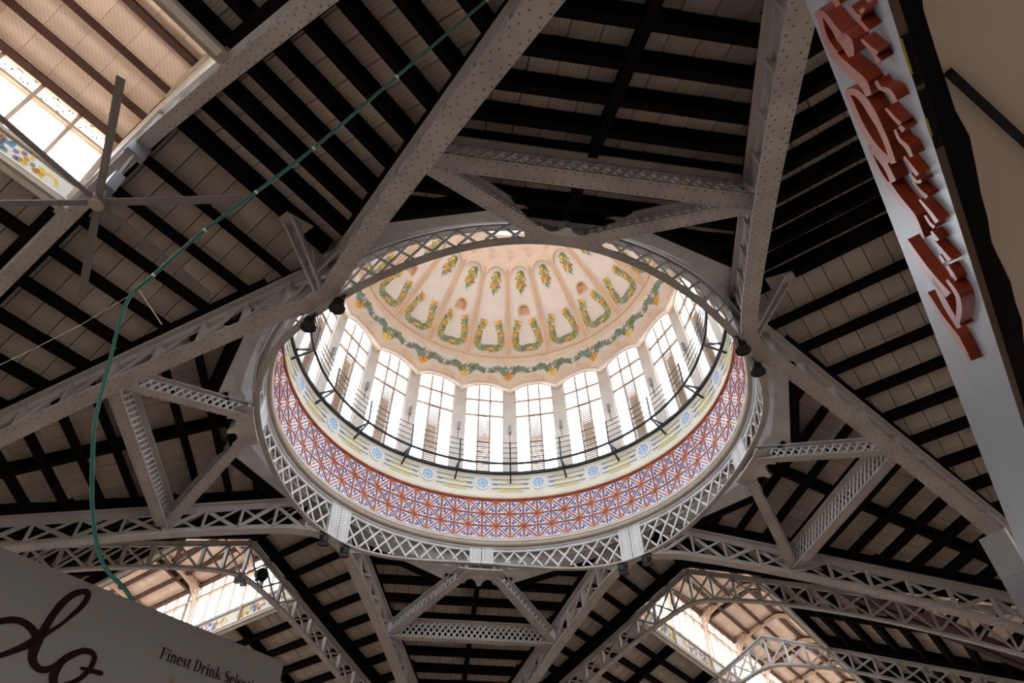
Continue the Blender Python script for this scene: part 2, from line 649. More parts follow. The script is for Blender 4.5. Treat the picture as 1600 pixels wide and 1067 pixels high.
# straight bays of the arms, on both sides of the raised glazed lantern
BAY = 1.09
R1 = 1.668
MT = 0.36                      # half width of the lantern
for sgn in (1, -1):
    rect = [(R1, MT), (R1 + BAY, MT), (R1 + BAY, 1.70), (R1, 1.70)]
    args = dict(deck=[(R1 - 0.1, MT + 0.016), (R1 + BAY + 0.1, MT + 0.016), (R1 + BAY + 0.1, 1.78), (R1 - 0.1, 1.78)],
                edges=[((R1 + 0.03, MT), (R1 + 0.03, 1.66), 0.03, 0.06, 'edge_beam'), ((R1 + BAY - 0.03, MT), (R1 + BAY - 0.03, 1.66), 0.03, 0.06, 'edge_beam'),
                       ((R1, MT + 0.012), (R1 + BAY, MT + 0.012), 0.03, 0.05, 'edge_beam')],
                ribs=[((R1 + BAY / 2, MT), (R1 + BAY / 2, 1.66), 0.026, 0.055, 'rafter')])
    rows = [t for t in ROWS_T if t > MT + 0.05]
    b0 = bay([rect], arm_f(sgn), rows, **args)
    copy_tree(b0, rz=PI)
    if sgn == -1:
        copy_tree(b0, rz=PI / 2)
    else:
        b0.rotation_euler = (0, 0, PI / 2)
        # at the lower right the slope is cut by the valley of a neighbouring roof
        VT0, VT1 = 0.712, 1.504
        cutp = [(R1, MT), (R1 + BAY, MT), (R1 + BAY, VT1), (R1, VT0)]
        ca = dict(args)
        ca['deck'] = [(R1 - 0.1, MT + 0.016), (R1 + BAY + 0.1, MT + 0.016), (R1 + BAY + 0.1, VT1 + 0.02), (R1 - 0.1, VT0 - 0.06)]
        ca['edges'] = [((R1 + 0.03, MT), (R1 + 0.03, VT0), 0.03, 0.06, 'edge_beam'), ((R1 + BAY - 0.03, MT), (R1 + BAY - 0.03, VT1), 0.03, 0.06, 'edge_beam'), ((R1, MT + 0.012), (R1 + BAY, MT + 0.012), 0.03, 0.05, 'edge_beam')]
        ca['ribs'] = [((R1 + BAY / 2, MT), (R1 + BAY / 2, 1.09), 0.026, 0.055, 'rafter')]
        vb_root = bay([cutp], arm_f(1), rows, **ca)
        VL = math.hypot(BAY, VT1 - VT0)
        er, et = BAY / VL, (VT1 - VT0) / VL

        def valley_f(u, v, w):
            return armp(R1 + er * u - et * v, VT0 + et * u + er * v, 0.24 - SLOPE * (VT0 + et * u) + 0.30 * v + w)

        bay([[(0.05, 0), (VL, 0), (VL, 0.5), (0.42, 0.5)]], valley_f, [], ribs=[((0.16 * k + 0.10, 0.0), (0.16 * k + 0.10, min(0.48, (0.16 * k + 0.10) * 1.2)), 0.026, 0.05, 'purlin') for k in range(8)], bmat='board_lit')  # lit board copy: the stronger light here is in the colour
        for off, nm in ((-0.022, 'valley_beam'), (0.022, 'valley_beam')):
            mb = MB()
            mb.beam(valley_f(0.0, off, 0.01 - 0.3 * off), valley_f(VL, off, 0.01 - 0.3 * off), 0.034, 0.05)
            mb.build(nm, M['redbeam'], vb_root)
        lid = MB()  # unseen dark lid and side walls, added to stop sky leaking in
        for (ra, rb, ta, tb_, za, zb_) in ((R1 - 0.02, R1 + BAY + 0.05, 0.55, 1.80, 0.22, 0.24), (R1 - 0.02, R1 + BAY + 0.05, 1.78, 1.80, -0.56, 0.24), (R1 + BAY + 0.03, R1 + BAY + 0.05, 1.50, 1.80, -0.56, 0.24), (R1 - 0.02, R1, 0.66, 1.80, -0.05, 0.24)):
            lid.hexa([armp(ra, ta, za), armp(rb, ta, za), armp(rb, tb_, za), armp(ra, tb_, za), armp(ra, ta, zb_), armp(rb, ta, zb_), armp(rb, tb_, zb_), armp(ra, tb_, zb_)])
        lo = lid.build('ceiling', M['deck'], kind='structure')  # the added unseen lid and walls, not a real ceiling
        lo.location = ROOT
    b1 = bay([rect], arm_f(sgn), rows, joined=True, **args)
    b1.location = (S2 * BAY * SC, S2 * BAY * SC, Z0)
    for n in (2, 3):
        copy_tree(b1, loc=(S2 * BAY * n * SC, S2 * BAY * n * SC, Z0))
    for n in (1, 2, 3):
        copy_tree(b1, loc=(-S2 * BAY * n * SC, S2 * BAY * n * SC, Z0), rz=PI / 2)
    for n in (1, 2, 3):
        copy_tree(b1, loc=(-S2 * BAY * n * SC, -S2 * BAY * n * SC, Z0), rz=PI)
    for n in (0, 1, 2, 3):
        copy_tree(b1, loc=(S2 * BAY * n * SC, -S2 * BAY * n * SC, Z0), rz=-PI / 2)


# ------------------------------------------------------------------ glazed lanterns along the arms' ridges
WIN = [0]


def lantern_ceil(n_ribs=True):
    """ceiling of one lantern bay (at azimuth 45 deg)"""
    root = empty('ceiling', kind='structure')

    def f(r, t, w):
        return armp(r, t, 0.57 - 0.333 * abs(t) + w)

    for sgn in (1, -1):
        up = Vector(armp(0, sgn * 0.316, 0.949)).normalized()
        for t in (0.338, 0.226, 0.113):
            mb = MB()
            profile_beam(mb, f(R1, sgn * t, -0.035), f(R1 + BAY, sgn * t, -0.035), up, 0.024, 0.036)
            mb.build('purlin', M['purlin_l'], root)
        for k in range(3):
            r = R1 + (0.004, 0.505, 1.03)[k]
            mb = MB()
            profile_beam(mb, f(r, sgn * 0.36, -0.035), f(r, 0, -0.035), up, 0.024, 0.036)
            mb.build('rafter', M['purlin_l'], root)
        nb = round(BAY / 0.091)
        cuts = [0.002, 0.113, 0.226, 0.338, 0.37]
        if sgn == 1:
            mb = MB()
            profile_beam(mb, f(R1, 0, -0.03), f(R1 + BAY, 0, -0.03), (S2 * 0, 0, 1), 0.024, 0.032)
            mb.build('ridge_beam', M['purlin_l'], root)
        for j in range(4):
            for k in range(nb):
                c0, c1 = R1 + k * BAY / nb + 0.0005, R1 + (k + 1) * BAY / nb - 0.0005
                mb = MB()
                mb.prism([f(c0, sgn * cuts[j], 0), f(c1, sgn * cuts[j], 0), f(c1, sgn * (cuts[j + 1] - 0.001), 0), f(c0, sgn * (cuts[j + 1] - 0.001), 0)], up * 0.006)
                mb.build('board', M['board_lit'], root)
        mb = MB()
        mb.prism([f(R1 - 0.02, -0.01 * sgn, 0.012), f(R1 + BAY + 0.02, -0.01 * sgn, 0.012), f(R1 + BAY + 0.02, sgn * 0.376, 0.012), f(R1 - 0.02, sgn * 0.376, 0.012)], up * 0.015)
        mb.build('deck', M['deck_l'], root)
        # pierced white brackets under the rafters, curling down onto the glazed wall
        for k in (0, 1):
            r = R1 + (0.475, 1.0)[k]
            mb = MB()
            poly = [(0.352, 0.06), (0.352, 0.44), (0.0, 0.545), (0.0, 0.515), (0.20, 0.455), (0.275, 0.415), (0.322, 0.345), (0.334, 0.26), (0.336, 0.06)]
            mb.prism([armp(r - 0.006, sgn * t, z) for t, z in poly], Vector(armp(0.012, 0, 0)))
            for (t, z, rr) in ((0.285, 0.452, 0.026), (0.235, 0.487, 0.017), (0.326, 0.39, 0.018)):
                ring = []
                for q in range(10):
                    a = 2 * PI * q / 10
                    ring.append([armp(r + dr, sgn * (t + rr * e * math.cos(a)), z + rr * e * math.sin(a)) for e, dr in ((0.7, -0.011), (1.0, -0.011), (1.0, 0.011), (0.7, 0.011))])
                ring.append(ring[0])
                mb.grid(ring, 0, True)
            mb.build('bracket', M['mull_g'], root)
    return root


def fruit_garland(root, sgn, rc):
    """painted fruit swag on the tiled strip under the glass"""
    mb = MB()
    rnd = random.Random(int(rc * 1000))

    def disc(x, y, rr, mi, n=7):
        mb.face([armp(rc + x + rr * math.cos(2 * PI * k / n), sgn * 0.3505, 0.107 + y + rr * math.sin(2 * PI * k / n)) for k in range(n)], mi)

    for side in (-1, 1):
        for k in range(11):                       # the curling tail
            a = k / 10 * 1.6 * PI
            disc(side * (0.20 + 0.022 * math.cos(a)), -0.008 + 0.022 * math.sin(a), 0.006, 4, 6)
        for k in range(16):
            x = side * rnd.uniform(0.10, 0.19)
            disc(x, rnd.uniform(-0.022, 0.026), rnd.uniform(0.006, 0.010), rnd.choice((1, 1, 4, 4, 0)))
        for k in range(12):
            x = side * rnd.uniform(0.05, 0.12)
            disc(x, rnd.uniform(-0.026, 0.026), rnd.uniform(0.007, 0.012), rnd.choice((5, 5, 2, 0)))
    for k in range(14):
        disc(rnd.uniform(-0.06, 0.06), rnd.uniform(-0.026, 0.028), rnd.uniform(0.007, 0.013), rnd.choice((3, 3, 2, 0, 1)))
    mb.build('fruit_painting', [M['leaf3'], M['fruit'], M['grape'], M['redf'], M['lemon'], M['blue']], root)


def lantern_wall(sgn, first=False):
    WIN[0] += 1
    root = empty('window', kind='structure')
    r0, r1 = R1 + 0.02, R1 + BAY + 0.02

    def bx(a, b, t0, t1, z0, z1, name, m):
        mb = MB()
        mb.hexa([armp(a, sgn * t0, z0), armp(b, sgn * t0, z0), armp(b, sgn * t1, z0), armp(a, sgn * t1, z0),
                 armp(a, sgn * t0, z1), armp(b, sgn * t0, z1), armp(b, sgn * t1, z1), armp(a, sgn * t1, z1)])
        return mb.build(name, M[m], root)

    bx(r0, r1, 0.352, 0.375, 0.045, 0.150, 'frieze_panel', 'white')
    bx(r0, r1, 0.340, 0.354, 0.045, 0.062, 'lower_moulding', 'cornice')
    bx(r0, r1, 0.343, 0.354, 0.068, 0.075, 'lower_moulding', 'white')
    bx(r0, r1, 0.340, 0.375, 0.143, 0.157, 'sill', 'cornice')
    bx(r0, r1, 0.352, 0.372, 0.352, 0.364, 'transom', 'mull_g')
    bx(r0, r1, 0.348, 0.376, 0.435, 0.47, 'head', 'mull_g')
    fruit_garland(root, sgn, r0 + 0.27)
    fruit_garland(root, sgn, r0 + 0.80)
    n = 9
    for k in range(n + 1):
        r = r0 + (r1 - r0) * k / n
        bx(r - 0.006, r + 0.006, 0.355, 0.370, 0.157, 0.435, 'mullion', 'mull_g')
    pm = MB()
    step = (r1 - r0) / n
    pane = [None, None]
    for k in range(n):
        a = r0 + step * k + 0.007
        for j, (z0, z1) in enumerate(((0.158, 0.352), (0.364, 0.434))):
            o = bx(a, a + step - 0.014, 0.361, 0.364, z0, z1, 'pane', 'glass_f')
        lf = MB()                                 # leaded green leaf sprays in the upper light
        rnd = random.Random(k)
        for q in range(9):
            x = a + 0.012 + (step - 0.04) * q / 8
            z = 0.40 + 0.02 * math.sin(q * 1.3 + k) + rnd.uniform(-0.006, 0.006)
            L, w, g = 0.009, 0.0035, rnd.uniform(0, PI)
            lf.face([armp(x + L * math.cos(g) * c - w * math.sin(g) * s, sgn * 0.3600, z + L * math.sin(g) * c + w * math.cos(g) * s)
                     for c, s in ((-1, 0), (0, -1), (1, 0), (0, 1))], rnd.choice((0, 0, 1)))
        lf.build('leaded_leaves', [M['leaf3'], M['blue']], root)
    if first:
        o = MB()
    return root


lc = lantern_ceil()
walls = [lantern_wall(1), lantern_wall(-1)]
endw = MB()
for (z0, z1, a) in ((0.44, 0.545, 0.10),):
    endw.hexa([armp(R1 - 0.004, -a, z0), armp(R1 - 0.004, a, z0), armp(R1 + 0.02, a, z0), armp(R1 + 0.02, -a, z0),
               armp(R1 - 0.004, -a, z1), armp(R1 - 0.004, a, z1), armp(R1 + 0.02, a, z1), armp(R1 + 0.02, -a, z1)])
for t in (-0.365, 0.365):
    endw.hexa([armp(R1 - 0.004, t - 0.02, 0.04), armp(R1 - 0.004, t + 0.02, 0.04), armp(R1 + 0.03, t + 0.02, 0.04), armp(R1 + 0.03, t - 0.02, 0.04),
               armp(R1 - 0.004, t - 0.02, 0.47), armp(R1 - 0.004, t + 0.02, 0.47), armp(R1 + 0.03, t + 0.02, 0.47), armp(R1 + 0.03, t - 0.02, 0.47)])
endw.prism([armp(R1 - 0.004, -0.36, 0.085), armp(R1 - 0.004, 0, 0.247), armp(R1 - 0.004, 0.36, 0.085), armp(R1 - 0.004, 0.36, 0.46), armp(R1 - 0.004, 0, 0.59), armp(R1 - 0.004, -0.36, 0.46)], Vector(armp(0.018, 0, 0)))
endo = endw.build('trim', M['cornice'], kind='structure')
endo.location = ROOT
k = 1
for kk in (1, 2):
    c = endo.copy()
    COL.objects.link(c)
    c.rotation_euler = (0, 0, PI / 2 * kk)
for arm, (dx, dy, rz, nb) in {'LR': (1, 1, 0, 4), 'LL': (-1, 1, PI / 2, 3), 'UL': (-1, -1, PI, 2)}.items():
    for n in range(nb):
        loc = (dx * S2 * BAY * n * SC, dy * S2 * BAY * n * SC, Z0)
        for src in [lc] + walls:
            if arm == 'LR' and n == 0:
                continue
            copy_tree(src, loc=loc, rz=rz)
# the lantern stops short of the far ends: solid ridge over the remaining bays
for (dx, dy, rz, n0, n1) in ((-1, 1, PI / 2, 3, 4), (-1, -1, PI, 2, 4), (1, -1, -PI / 2, 0, 4)):
    for sgn in (1, -1):
        mb = MB()
        ra, rb = R1 + BAY * n0, R1 + BAY * n1
        mb.prism([armp(ra, 0, roofz(0) + 0.053), armp(rb, 0, roofz(0) + 0.053), armp(rb, sgn * 0.40, roofz(0.40) + 0.053), armp(ra, sgn * 0.40, roofz(0.40) + 0.053)], (0, 0, 0.02))
        o = mb.build('ceiling', M['board'], kind='structure')
        o.location = ROOT
        o.rotation_euler = (0, 0, rz)


# ------------------------------------------------------------------ roof trusses
def zl_cross(s):
    return 0.05 - 0.295 * s - 0.072 * s * s - 0.035 * math.exp(-(s / 0.12) ** 2)


def zt_cross(s):
    return 0.235 - 0.42 * s


def cross_plan(s):
    """plan of the bent truss at azimuth 45: s > 0 towards +t, s < 0 towards -t"""
    a = abs(s)
    g = 1 if s > 0 else -1
    b = 0.09
    if a < b:                                     # rounded knee
        e = 0.5 * (b + a * a / b)
        return (RK + e * math.sin(PHI), g * (a) * math.cos(PHI))
    return (RK + a * math.sin(PHI), g * a * math.cos(PHI))


def sweep(mb, sts, prof, mi=0):
    """sts: (point, side vector); prof: closed (side, up) section; swept along"""
    rows = []
    for (p, sd, zz) in sts:
        rows.append([(p[0] + sd[0] * a, p[1] + sd[1] * a, zz + b) for a, b in prof])
    mb.grid(rows, mi, True)
    mb.face(rows[0][::-1], mi)
    mb.face(rows[-1], mi)


def truss(plan, zl, zt, ss, fine, wl, wt, cross_x, rivets, label, wpb=0.03, wpt=0.036, knee=False):
    root = empty('roof_truss', label=label, cat='truss', group='gabled roof trusses')

    def st(s, z):
        r, t = plan(s)
        e = 1e-3
        ra, ta = plan(s - e)
        rb, tb = plan(s + e)
        d = (rb - ra, tb - ta)
        L = math.hypot(*d)
        nr, nt = d[1] / L, -d[0] / L
        p = armp(r, t, 0)
        q = armp(nr, nt, 0)
        return (p, q, z)

    mb = MB()
    sweep(mb, [st(s, zl(abs(s))) for s in fine], [(-wl / 2, 0), (wl / 2, 0), (wl / 2, 0.008), (0.007, 0.010), (0.007, wpb), (-0.007, wpb), (-0.007, 0.010), (-wl / 2, 0.008)])
    mb.build('bottom_chord', M['paint'], root)
    mb = MB()
    sweep(mb, [st(s, zt(abs(s))) for s in fine], [(-0.006, -wpt), (0.006, -wpt), (0.006, -0.010), (wt / 2, -0.008), (wt / 2, 0), (-wt / 2, 0), (-wt / 2, -0.008), (-0.006, -0.010)])
    mb.build('top_chord', M['paint'], root)
    for s in ss:
        p, q, _ = st(s, 0)
        mb = MB()
        mb.beam((p[0], p[1], zl(abs(s)) + 0.02), (p[0], p[1], zt(abs(s)) - 0.02), 0.026, 0.010, side=Vector(q))
        mb.build('post', M['paint'], root)
    for i in range(len(ss) - 1):
        a, b = ss[i], ss[i + 1]
        pa, qa, _ = st(a, 0)
        pb, qb, _ = st(b, 0)
        d1 = ((pa[0], pa[1], zl(abs(a)) + wpb * 0.7), (pb[0], pb[1], zt(abs(b)) - wpt * 0.7))
        d2 = ((pa[0], pa[1], zt(abs(a)) - wpt * 0.7), (pb[0], pb[1], zl(abs(b)) + wpb * 0.7))
        for j, (x, y) in enumerate((d1, d2)):
            if not cross_x and (i + j) % 2 != (0 if a >= 0 else 1):
                w = 0.008
            else:
                w = 0.015 if not cross_x else 0.0095
            mb = MB()
            o = Vector(qa) * (0.009 * (1 if j else -1))
            mb.beam(Vector(x) + o, Vector(y) + o, 0.007, w, side=Vector(qa))
            mb.build('diagonal', M['paint'], root)
    if rivets:
        mb = MB()
        n = int(1.66 / 0.0165)
        for g in (1, -1):
            for k in range(5, n):
                s = g * k * 0.0165
                p, q, z = st(s, zl(abs(s)))
                d = Vector((q[1], -q[0], 0))
                for off in (-wl * 0.40, -wl * 0.22, wl * 0.22, wl * 0.40):
                    if (k + (abs(off) > wl * 0.3)) % 2:
                        continue
                    c = Vector((p[0] + q[0] * off, p[1] + q[1] * off, z))
                    e = 0.0032
                    qv = Vector(q) * e
                    dv = d * e
                    base = [c + qv, c + dv, c - qv, c - dv]
                    tip = c - Vector((0, 0, 0.0026))
                    for i in range(4):
                        mb.face([base[i], base[(i + 1) % 4], tip])
        mb.build('rivets', M['rivet'], root, kind='stuff')
    if knee:
        # brace from the knee up to the ridge beyond
        mb = MB()
        for t in (-0.012, 0.012):
            mb.beam(armp(1.02, t, 0.03), armp(1.21, t * 1.6, 0.232), 0.010, 0.016)
        mb.prism([armp(1.15, -0.045, 0.228), armp(1.15, 0.045, 0.228), armp(1.24, 0.02, 0.228), armp(1.24, -0.02, 0.228)], (0, 0, 0.008))
        mb.build('knee_brace', M['paint'], root)
        mb = MB()
        mb.prism([armp(1.012, 0, 0.02), armp(1.012, 0, 0.20), armp(1.10, 0, 0.20), armp(1.03, 0, 0.03)], Vector(armp(0, 0.008, 0)))
        mb.build('gusset', M['paint'], root)
    return root


fine_c = sorted(set([round(x, 4) for x in np.linspace(-1.74, 1.74, 53)] + [-0.09, -0.06, -0.03, 0.0, 0.03, 0.06, 0.09]))
ss_c = [-1.68 + 0.14 * k for k in range(25)]
ss_c = [s for s in ss_c if abs(s) > 0.08]
t0 = truss(cross_plan, zl_cross, zt_cross, ss_c, fine_c, 0.054, 0.046, False, True,
           'riveted truss bent at the ring\'s lower right knee, running off to the right edge', knee=True)
for k, lab in ((1, 'riveted truss bent at the ring\'s lower left knee, running off above the taupe sign'),
               (2, 'riveted truss bent at the ring\'s upper left knee, crossing from left edge to top edge'),
               (3, 'riveted truss bent at the ring\'s upper right knee, coming down beside the red lettering')):
    copy_tree(t0, rz=PI / 2 * k)['label'] = lab


def zl_arm(t):
    te = math.sqrt(t * t + 0.0064) - 0.08 + 0.0
    return 0.028 - 0.30 * te - 0.14 * te * te - 0.02 * te


def zt_arm(t):
    return 0.225 - 0.46 * t


fine_a = [round(x, 4) for x in np.linspace(-1.66, 1.66, 49)]
ss_a = [0.118 * k for k in range(-14, 15)]
t1 = truss(lambda s: (R1, s), zl_arm, zt_arm, ss_a, fine_a, 0.038, 0.040, True, True,
           'dark gabled truss with arched underside before the glazed lantern at lower right', wpb=0.018, wpt=0.024)
c = copy_tree(t1, rz=PI / 2)
c['label'] = 'gabled truss with arched underside carrying the round speaker, above the taupe sign'
c = copy_tree(t1, rz=PI)
c['label'] = 'sloping truss at upper left, along the edge of the glazed lantern and behind the fan'
LR_T = ['pale gabled truss, second one back at lower right, lit by the lantern glass', 'pale gabled truss, third one back at lower right, mostly below the picture edge',
        'faint gabled truss farthest back at lower right']
for n, lab in enumerate(LR_T[:2]):
    c = copy_tree(t1, loc=(S2 * BAY * (n + 1) * SC, S2 * BAY * (n + 1) * SC, Z0))
    c['label'] = lab

# iron columns that carry the trusses (all outside the picture)
col = MB()
for (r, z0, z1) in ((0.075, -Z0 / SC, -Z0 / SC + 0.12), (0.05, -Z0 / SC + 0.12, -0.75), (0.07, -0.75, -0.72), (0.055, -0.72, -0.60), (0.09, -0.60, -0.50)):
    rows = [[(r * math.cos(2 * PI * k / 12), 2.36 + r * math.sin(2 * PI * k / 12), z) for k in range(12)] for z in (z0, z1)]
    col.grid(rows, 0, True)
    col.face(rows[0][::-1])
    col.face(rows[1])
col_o = col.build('column', M['paint'], kind='structure')
col_o.location = ROOT
for k in (1, 2, 3):
    c = col_o.copy()
    COL.objects.link(c)
    c.rotation_euler = (0, 0, PI / 2 * k)


# ------------------------------------------------------------------ lattice girders round the ring
def lattice_beam(p0, p1, b0, b1, depth, wf, cell, label, group, gusset=False):
    """straight lattice girder; p0, p1 plan points; b0, b1 underside heights"""
    root = empty('lattice_girder', label=label, cat='girder', group=group)
    p0, p1 = Vector((*p0, b0)), Vector((*p1, b1))
    d = p1 - p0
    L = d.length
    dn_ = d.normalized()
    side = dn_.cross(Vector((0, 0, 1))).normalized()
    up = Vector((0, 0, 1))
    for nm, off, pr in (('bottom_flange', 0, [(-wf / 2, 0), (wf / 2, 0), (wf / 2, 0.006), (0.006, 0.008), (0.006, 0.016), (-0.006, 0.016), (-0.006, 0.008), (-wf / 2, 0.006)]),
                        ('top_flange', depth, [(-wf / 2, 0), (-wf / 2, -0.006), (-0.006, -0.008), (-0.006, -0.016), (0.006, -0.016), (0.006, -0.008), (wf / 2, -0.006), (wf / 2, 0)])):
        mb = MB()
        mb.prism([p0 + side * a + up * (off + b) for a, b in pr], d)
        mb.build(nm, M['paint'], root)
    mb = MB()
    for k in range(1, int(L / 0.024)):
        for off in (-wf * 0.34, wf * 0.34):
            c = p0 + dn_ * (0.024 * k) + side * off
            e = [c + dn_ * 0.003, c + side * 0.003, c - dn_ * 0.003, c - side * 0.003]
            tip = c - Vector((0, 0, 0.0025))
            for i in range(4):
                mb.face([e[i], e[(i + 1) % 4], tip])
    mb.build('rivets', M['rivet'], root, kind='stuff')
    z0, z1 = 0.012, depth - 0.012
    n = max(3, int(L / cell))
    for j, g in enumerate((1, -1)):
        for k in range(-3, n + 3):
            xa = (k + 0.5) * L / n
            xb = xa + g * (z1 - z0) * 0.8
            za, zb = z0, z1
            # clip to 0.02 .. L - 0.02
            lo, hi = 0.015, L - 0.015
            if g > 0:
                if xb < lo or xa > hi:
                    continue
                if xa < lo:
                    za += (lo - xa) / (xb - xa) * (z1 - z0)
                    xa = lo
                if xb > hi:
                    zb -= (xb - hi) / (xb - xa) * (z1 - za)
                    xb = hi
            else:
                if xa < lo or xb > hi:
                    continue
                if xa > hi:
                    za += (xa - hi) / (xa - xb) * (z1 - z0)
                    xa = hi
                if xb < lo:
                    zb -= (lo - xb) / (xa - xb) * (z1 - za)
                    xb = lo
            if zb - za < 0.006:
                continue
            mb = MB()
            o = side * (0.004 * g)
            mb.beam(p0 + dn_ * xa + up * za + o, p0 + dn_ * xb + up * zb + o, 0.004, 0.0085, side=side)
            mb.build('lattice_bar', M['paint_b'], root)
    for x in (0.008, L - 0.008):
        mb = MB()
        mb.beam(p0 + dn_ * x + up * 0.004, p0 + dn_ * x + up * (depth - 0.004), 0.03, 0.016, side=side)
        mb.build('end_plate', M['paint_b'], root)
    return root


xb = lattice_beam((-0.425, 1.357), (0.425, 1.357), -0.158, -0.158, 0.100, 0.046, 0.030,
                  'straight lattice girder across the lower middle, between the two downward trusses', 'lattice girders tying the trusses')
for k, lab in ((1, 'lattice girder at left, standing steeply between the two left trusses'),
               (2, 'dark lattice girder across the top, above the dome between the two upper trusses'),
               (3, 'lattice girder at right, slanting down to the lower right truss')):
    copy_tree(xb, rz=PI / 2 * k)['label'] = lab
where = ['below the ring', 'left of the ring', 'above the ring', 'right of the ring']
for g in (1, -1):
    v0 = lattice_beam((g * 0.055, 1.035), (g * 0.425, 1.345), 0.050, -0.155, 0.066, 0.044, 0.030,
                      '', 'raking lattice girders around the ring')
    for k in range(4):
        c = v0 if k == 0 else copy_tree(v0, rz=PI / 2 * k)
        sd = {(0, 1): 'right arm', (0, -1): 'left arm', (1, 1): 'upper arm', (1, -1): 'lower arm',
              (2, 1): 'left arm', (2, -1): 'right arm', (3, 1): 'lower arm', (3, -1): 'upper arm'}[(k, g)]
        # the upper arm at the left lies on the far side of the picture's left group
        if k == 1:
            sd = 'lower arm' if g == -1 and False else ('lower arm' if g == 1 else 'upper arm')
        if k == 3:
            sd = 'upper arm' if g == 1 else 'lower arm'
        c['label'] = 'short raking lattice girder %s, the %s of its V' % (where[k], sd)

# ring girder
rg = empty('ring_girder', label='round lattice girder with riveted pilasters carrying the tiled dome drum', cat='girder')


def zb(az):
    return 0.084 * math.cos(2 * az * D2R) ** 2


N = 144
mb = MB()
rows = []
for k in range(N):
    a = 360 * k / N
    z = zb(a)
    rows.append([pz(a, r, z + h) for r, h in ((0.988, -0.003), (1.012, -0.003), (1.012, 0.003), (1.004, 0.005), (1.004, 0.011), (0.996, 0.011), (0.996, 0.005), (0.988, 0.003))])
rows.append(rows[0])
mb.grid(rows, 0, True)
mb.build('bottom_flange', M['paint'], rg)
mb = MB()
rows = []
for k in range(N):
    a = 360 * k / N
    rows.append([pz(a, r, z) for r, z in ((0.994, 0.152), (1.006, 0.152), (1.006, 0.164), (1.02, 0.166), (1.02, 0.174), (0.985, 0.174), (0.985, 0.166), (0.994, 0.164))])
rows.append(rows[0])
mb.grid(rows, 0, True)
mb.build('top_flange', M['paint_b'], rg)
PIL = 3.5
for k in range(8):
    a0 = 45 * k
    for s in (-1, 1):
        mb = MB()
        c0, c1 = a0 + s * 0.12, a0 + s * PIL
        lo = 0.0
        pts = [pz(c0, 0.988, zb(c0)), pz(c1, 0.988, zb(c1)), pz(c1, 0.988, 0.166), pz(c0, 0.988, 0.166)]
        out = Vector(pz((c0 + c1) / 2, 0.018, 0))
        mb.prism(pts, out)
        # rivet heads in two columns
        for cc in (c0 + s * 0.8, c1 - s * 0.8):
            z = zb(cc) + 0.016
            while z < 0.158:
                b = [pz(cc + e * 0.16, 0.988, z + q * 0.0028) for e, q in ((1, 0), (0, 1), (-1, 0), (0, -1))]
                tip = pz(cc, 0.985, z)
                for i in range(4):
                    mb.face([b[i], b[(i + 1) % 4], tip], 1)
                z += 0.014
        mb.build('pilaster', [M['paint_b'], M['rivet']], rg)
CELL = 4.1
for k in range(8):
    a_lo, a_hi = 45 * k + PIL, 45 * k + 45 - PIL
    n = round((a_hi - a_lo) / CELL)
    for g in (1, -1):
        for j in range(-4, n + 5):
            a = a_lo + (j + 0.5) * (a_hi - a_lo) / n
            # bar starts at the top and leans by g as it goes down
            pts = []
            for q in range(41):
                z = 0.154 - 0.16 * q / 40
                az = a + g * (0.154 - z) * 0.82 / D2R
                if a_lo <= az <= a_hi and z >= zb(az) + 0.014:
                    pts.append((az, z))
            if len(pts) < 3:
                continue
            r = 1.0 + 0.003 * g
            mb = MB()
            A, B_ = pz(pts[0][0], r, pts[0][1]), pz(pts[-1][0], r, pts[-1][1])
            mb.beam(A, B_, 0.004, 0.0085, side=Vector(pz((pts[0][0] + pts[-1][0]) / 2, 1, 0)))
            mb.build('lattice_bar', M['paint_b'], rg)
# scalloped gusset plates where the raking girders meet under the ring
for k in range(4):
    mb = MB()
    out = []
    for x, y in ((-0.11, 1.0), (-0.12, 1.05), (-0.098, 1.082), (-0.078, 1.092), (-0.06, 1.07), (-0.04, 1.066), (-0.02, 1.078), (-0.008, 1.10), (0.008, 1.10),
                 (0.02, 1.078), (0.04, 1.066), (0.06, 1.07), (0.078, 1.092), (0.098, 1.082), (0.12, 1.05), (0.11, 1.0), (0.06, 1.006), (-0.06, 1.006)):
        out.append((x, y, 0.056 - 0.62 * max(0, y - 1.035)))
    mb.prism(out, (0, 0, 0.008))
    o = mb.build('gusset_plate', M['paint'], rg)
    o.rotation_euler = (0, 0, PI / 2 * k)
    mb = MB()
    mb.hexa([(-0.009, 1.02, 0.062), (0.009, 1.02, 0.062), (0.009, 1.095, 0.025), (-0.009, 1.095, 0.025), (-0.009, 1.02, 0.12), (0.009, 1.02, 0.12), (0.009, 1.095, 0.075), (-0.009, 1.095, 0.075)])
    o = mb.build('stiffener', M['paint'], rg)
    o.rotation_euler = (0, 0, PI / 2 * k)


# ------------------------------------------------------------------ drum: cove, cornice, tile band, frieze
def lathe(prof, name, m, n=160, kind='structure', parent=None, smooth=True):
    mb = MB()
    rows = [[pz(360 * k / n, r, z) for k in range(n)] for r, z in prof]
    mb.grid(rows, 0, True)
    o = mb.build(name, m, parent, smooth=smooth, kind=kind)
    if parent is None:
        o.location = ROOT
    return o


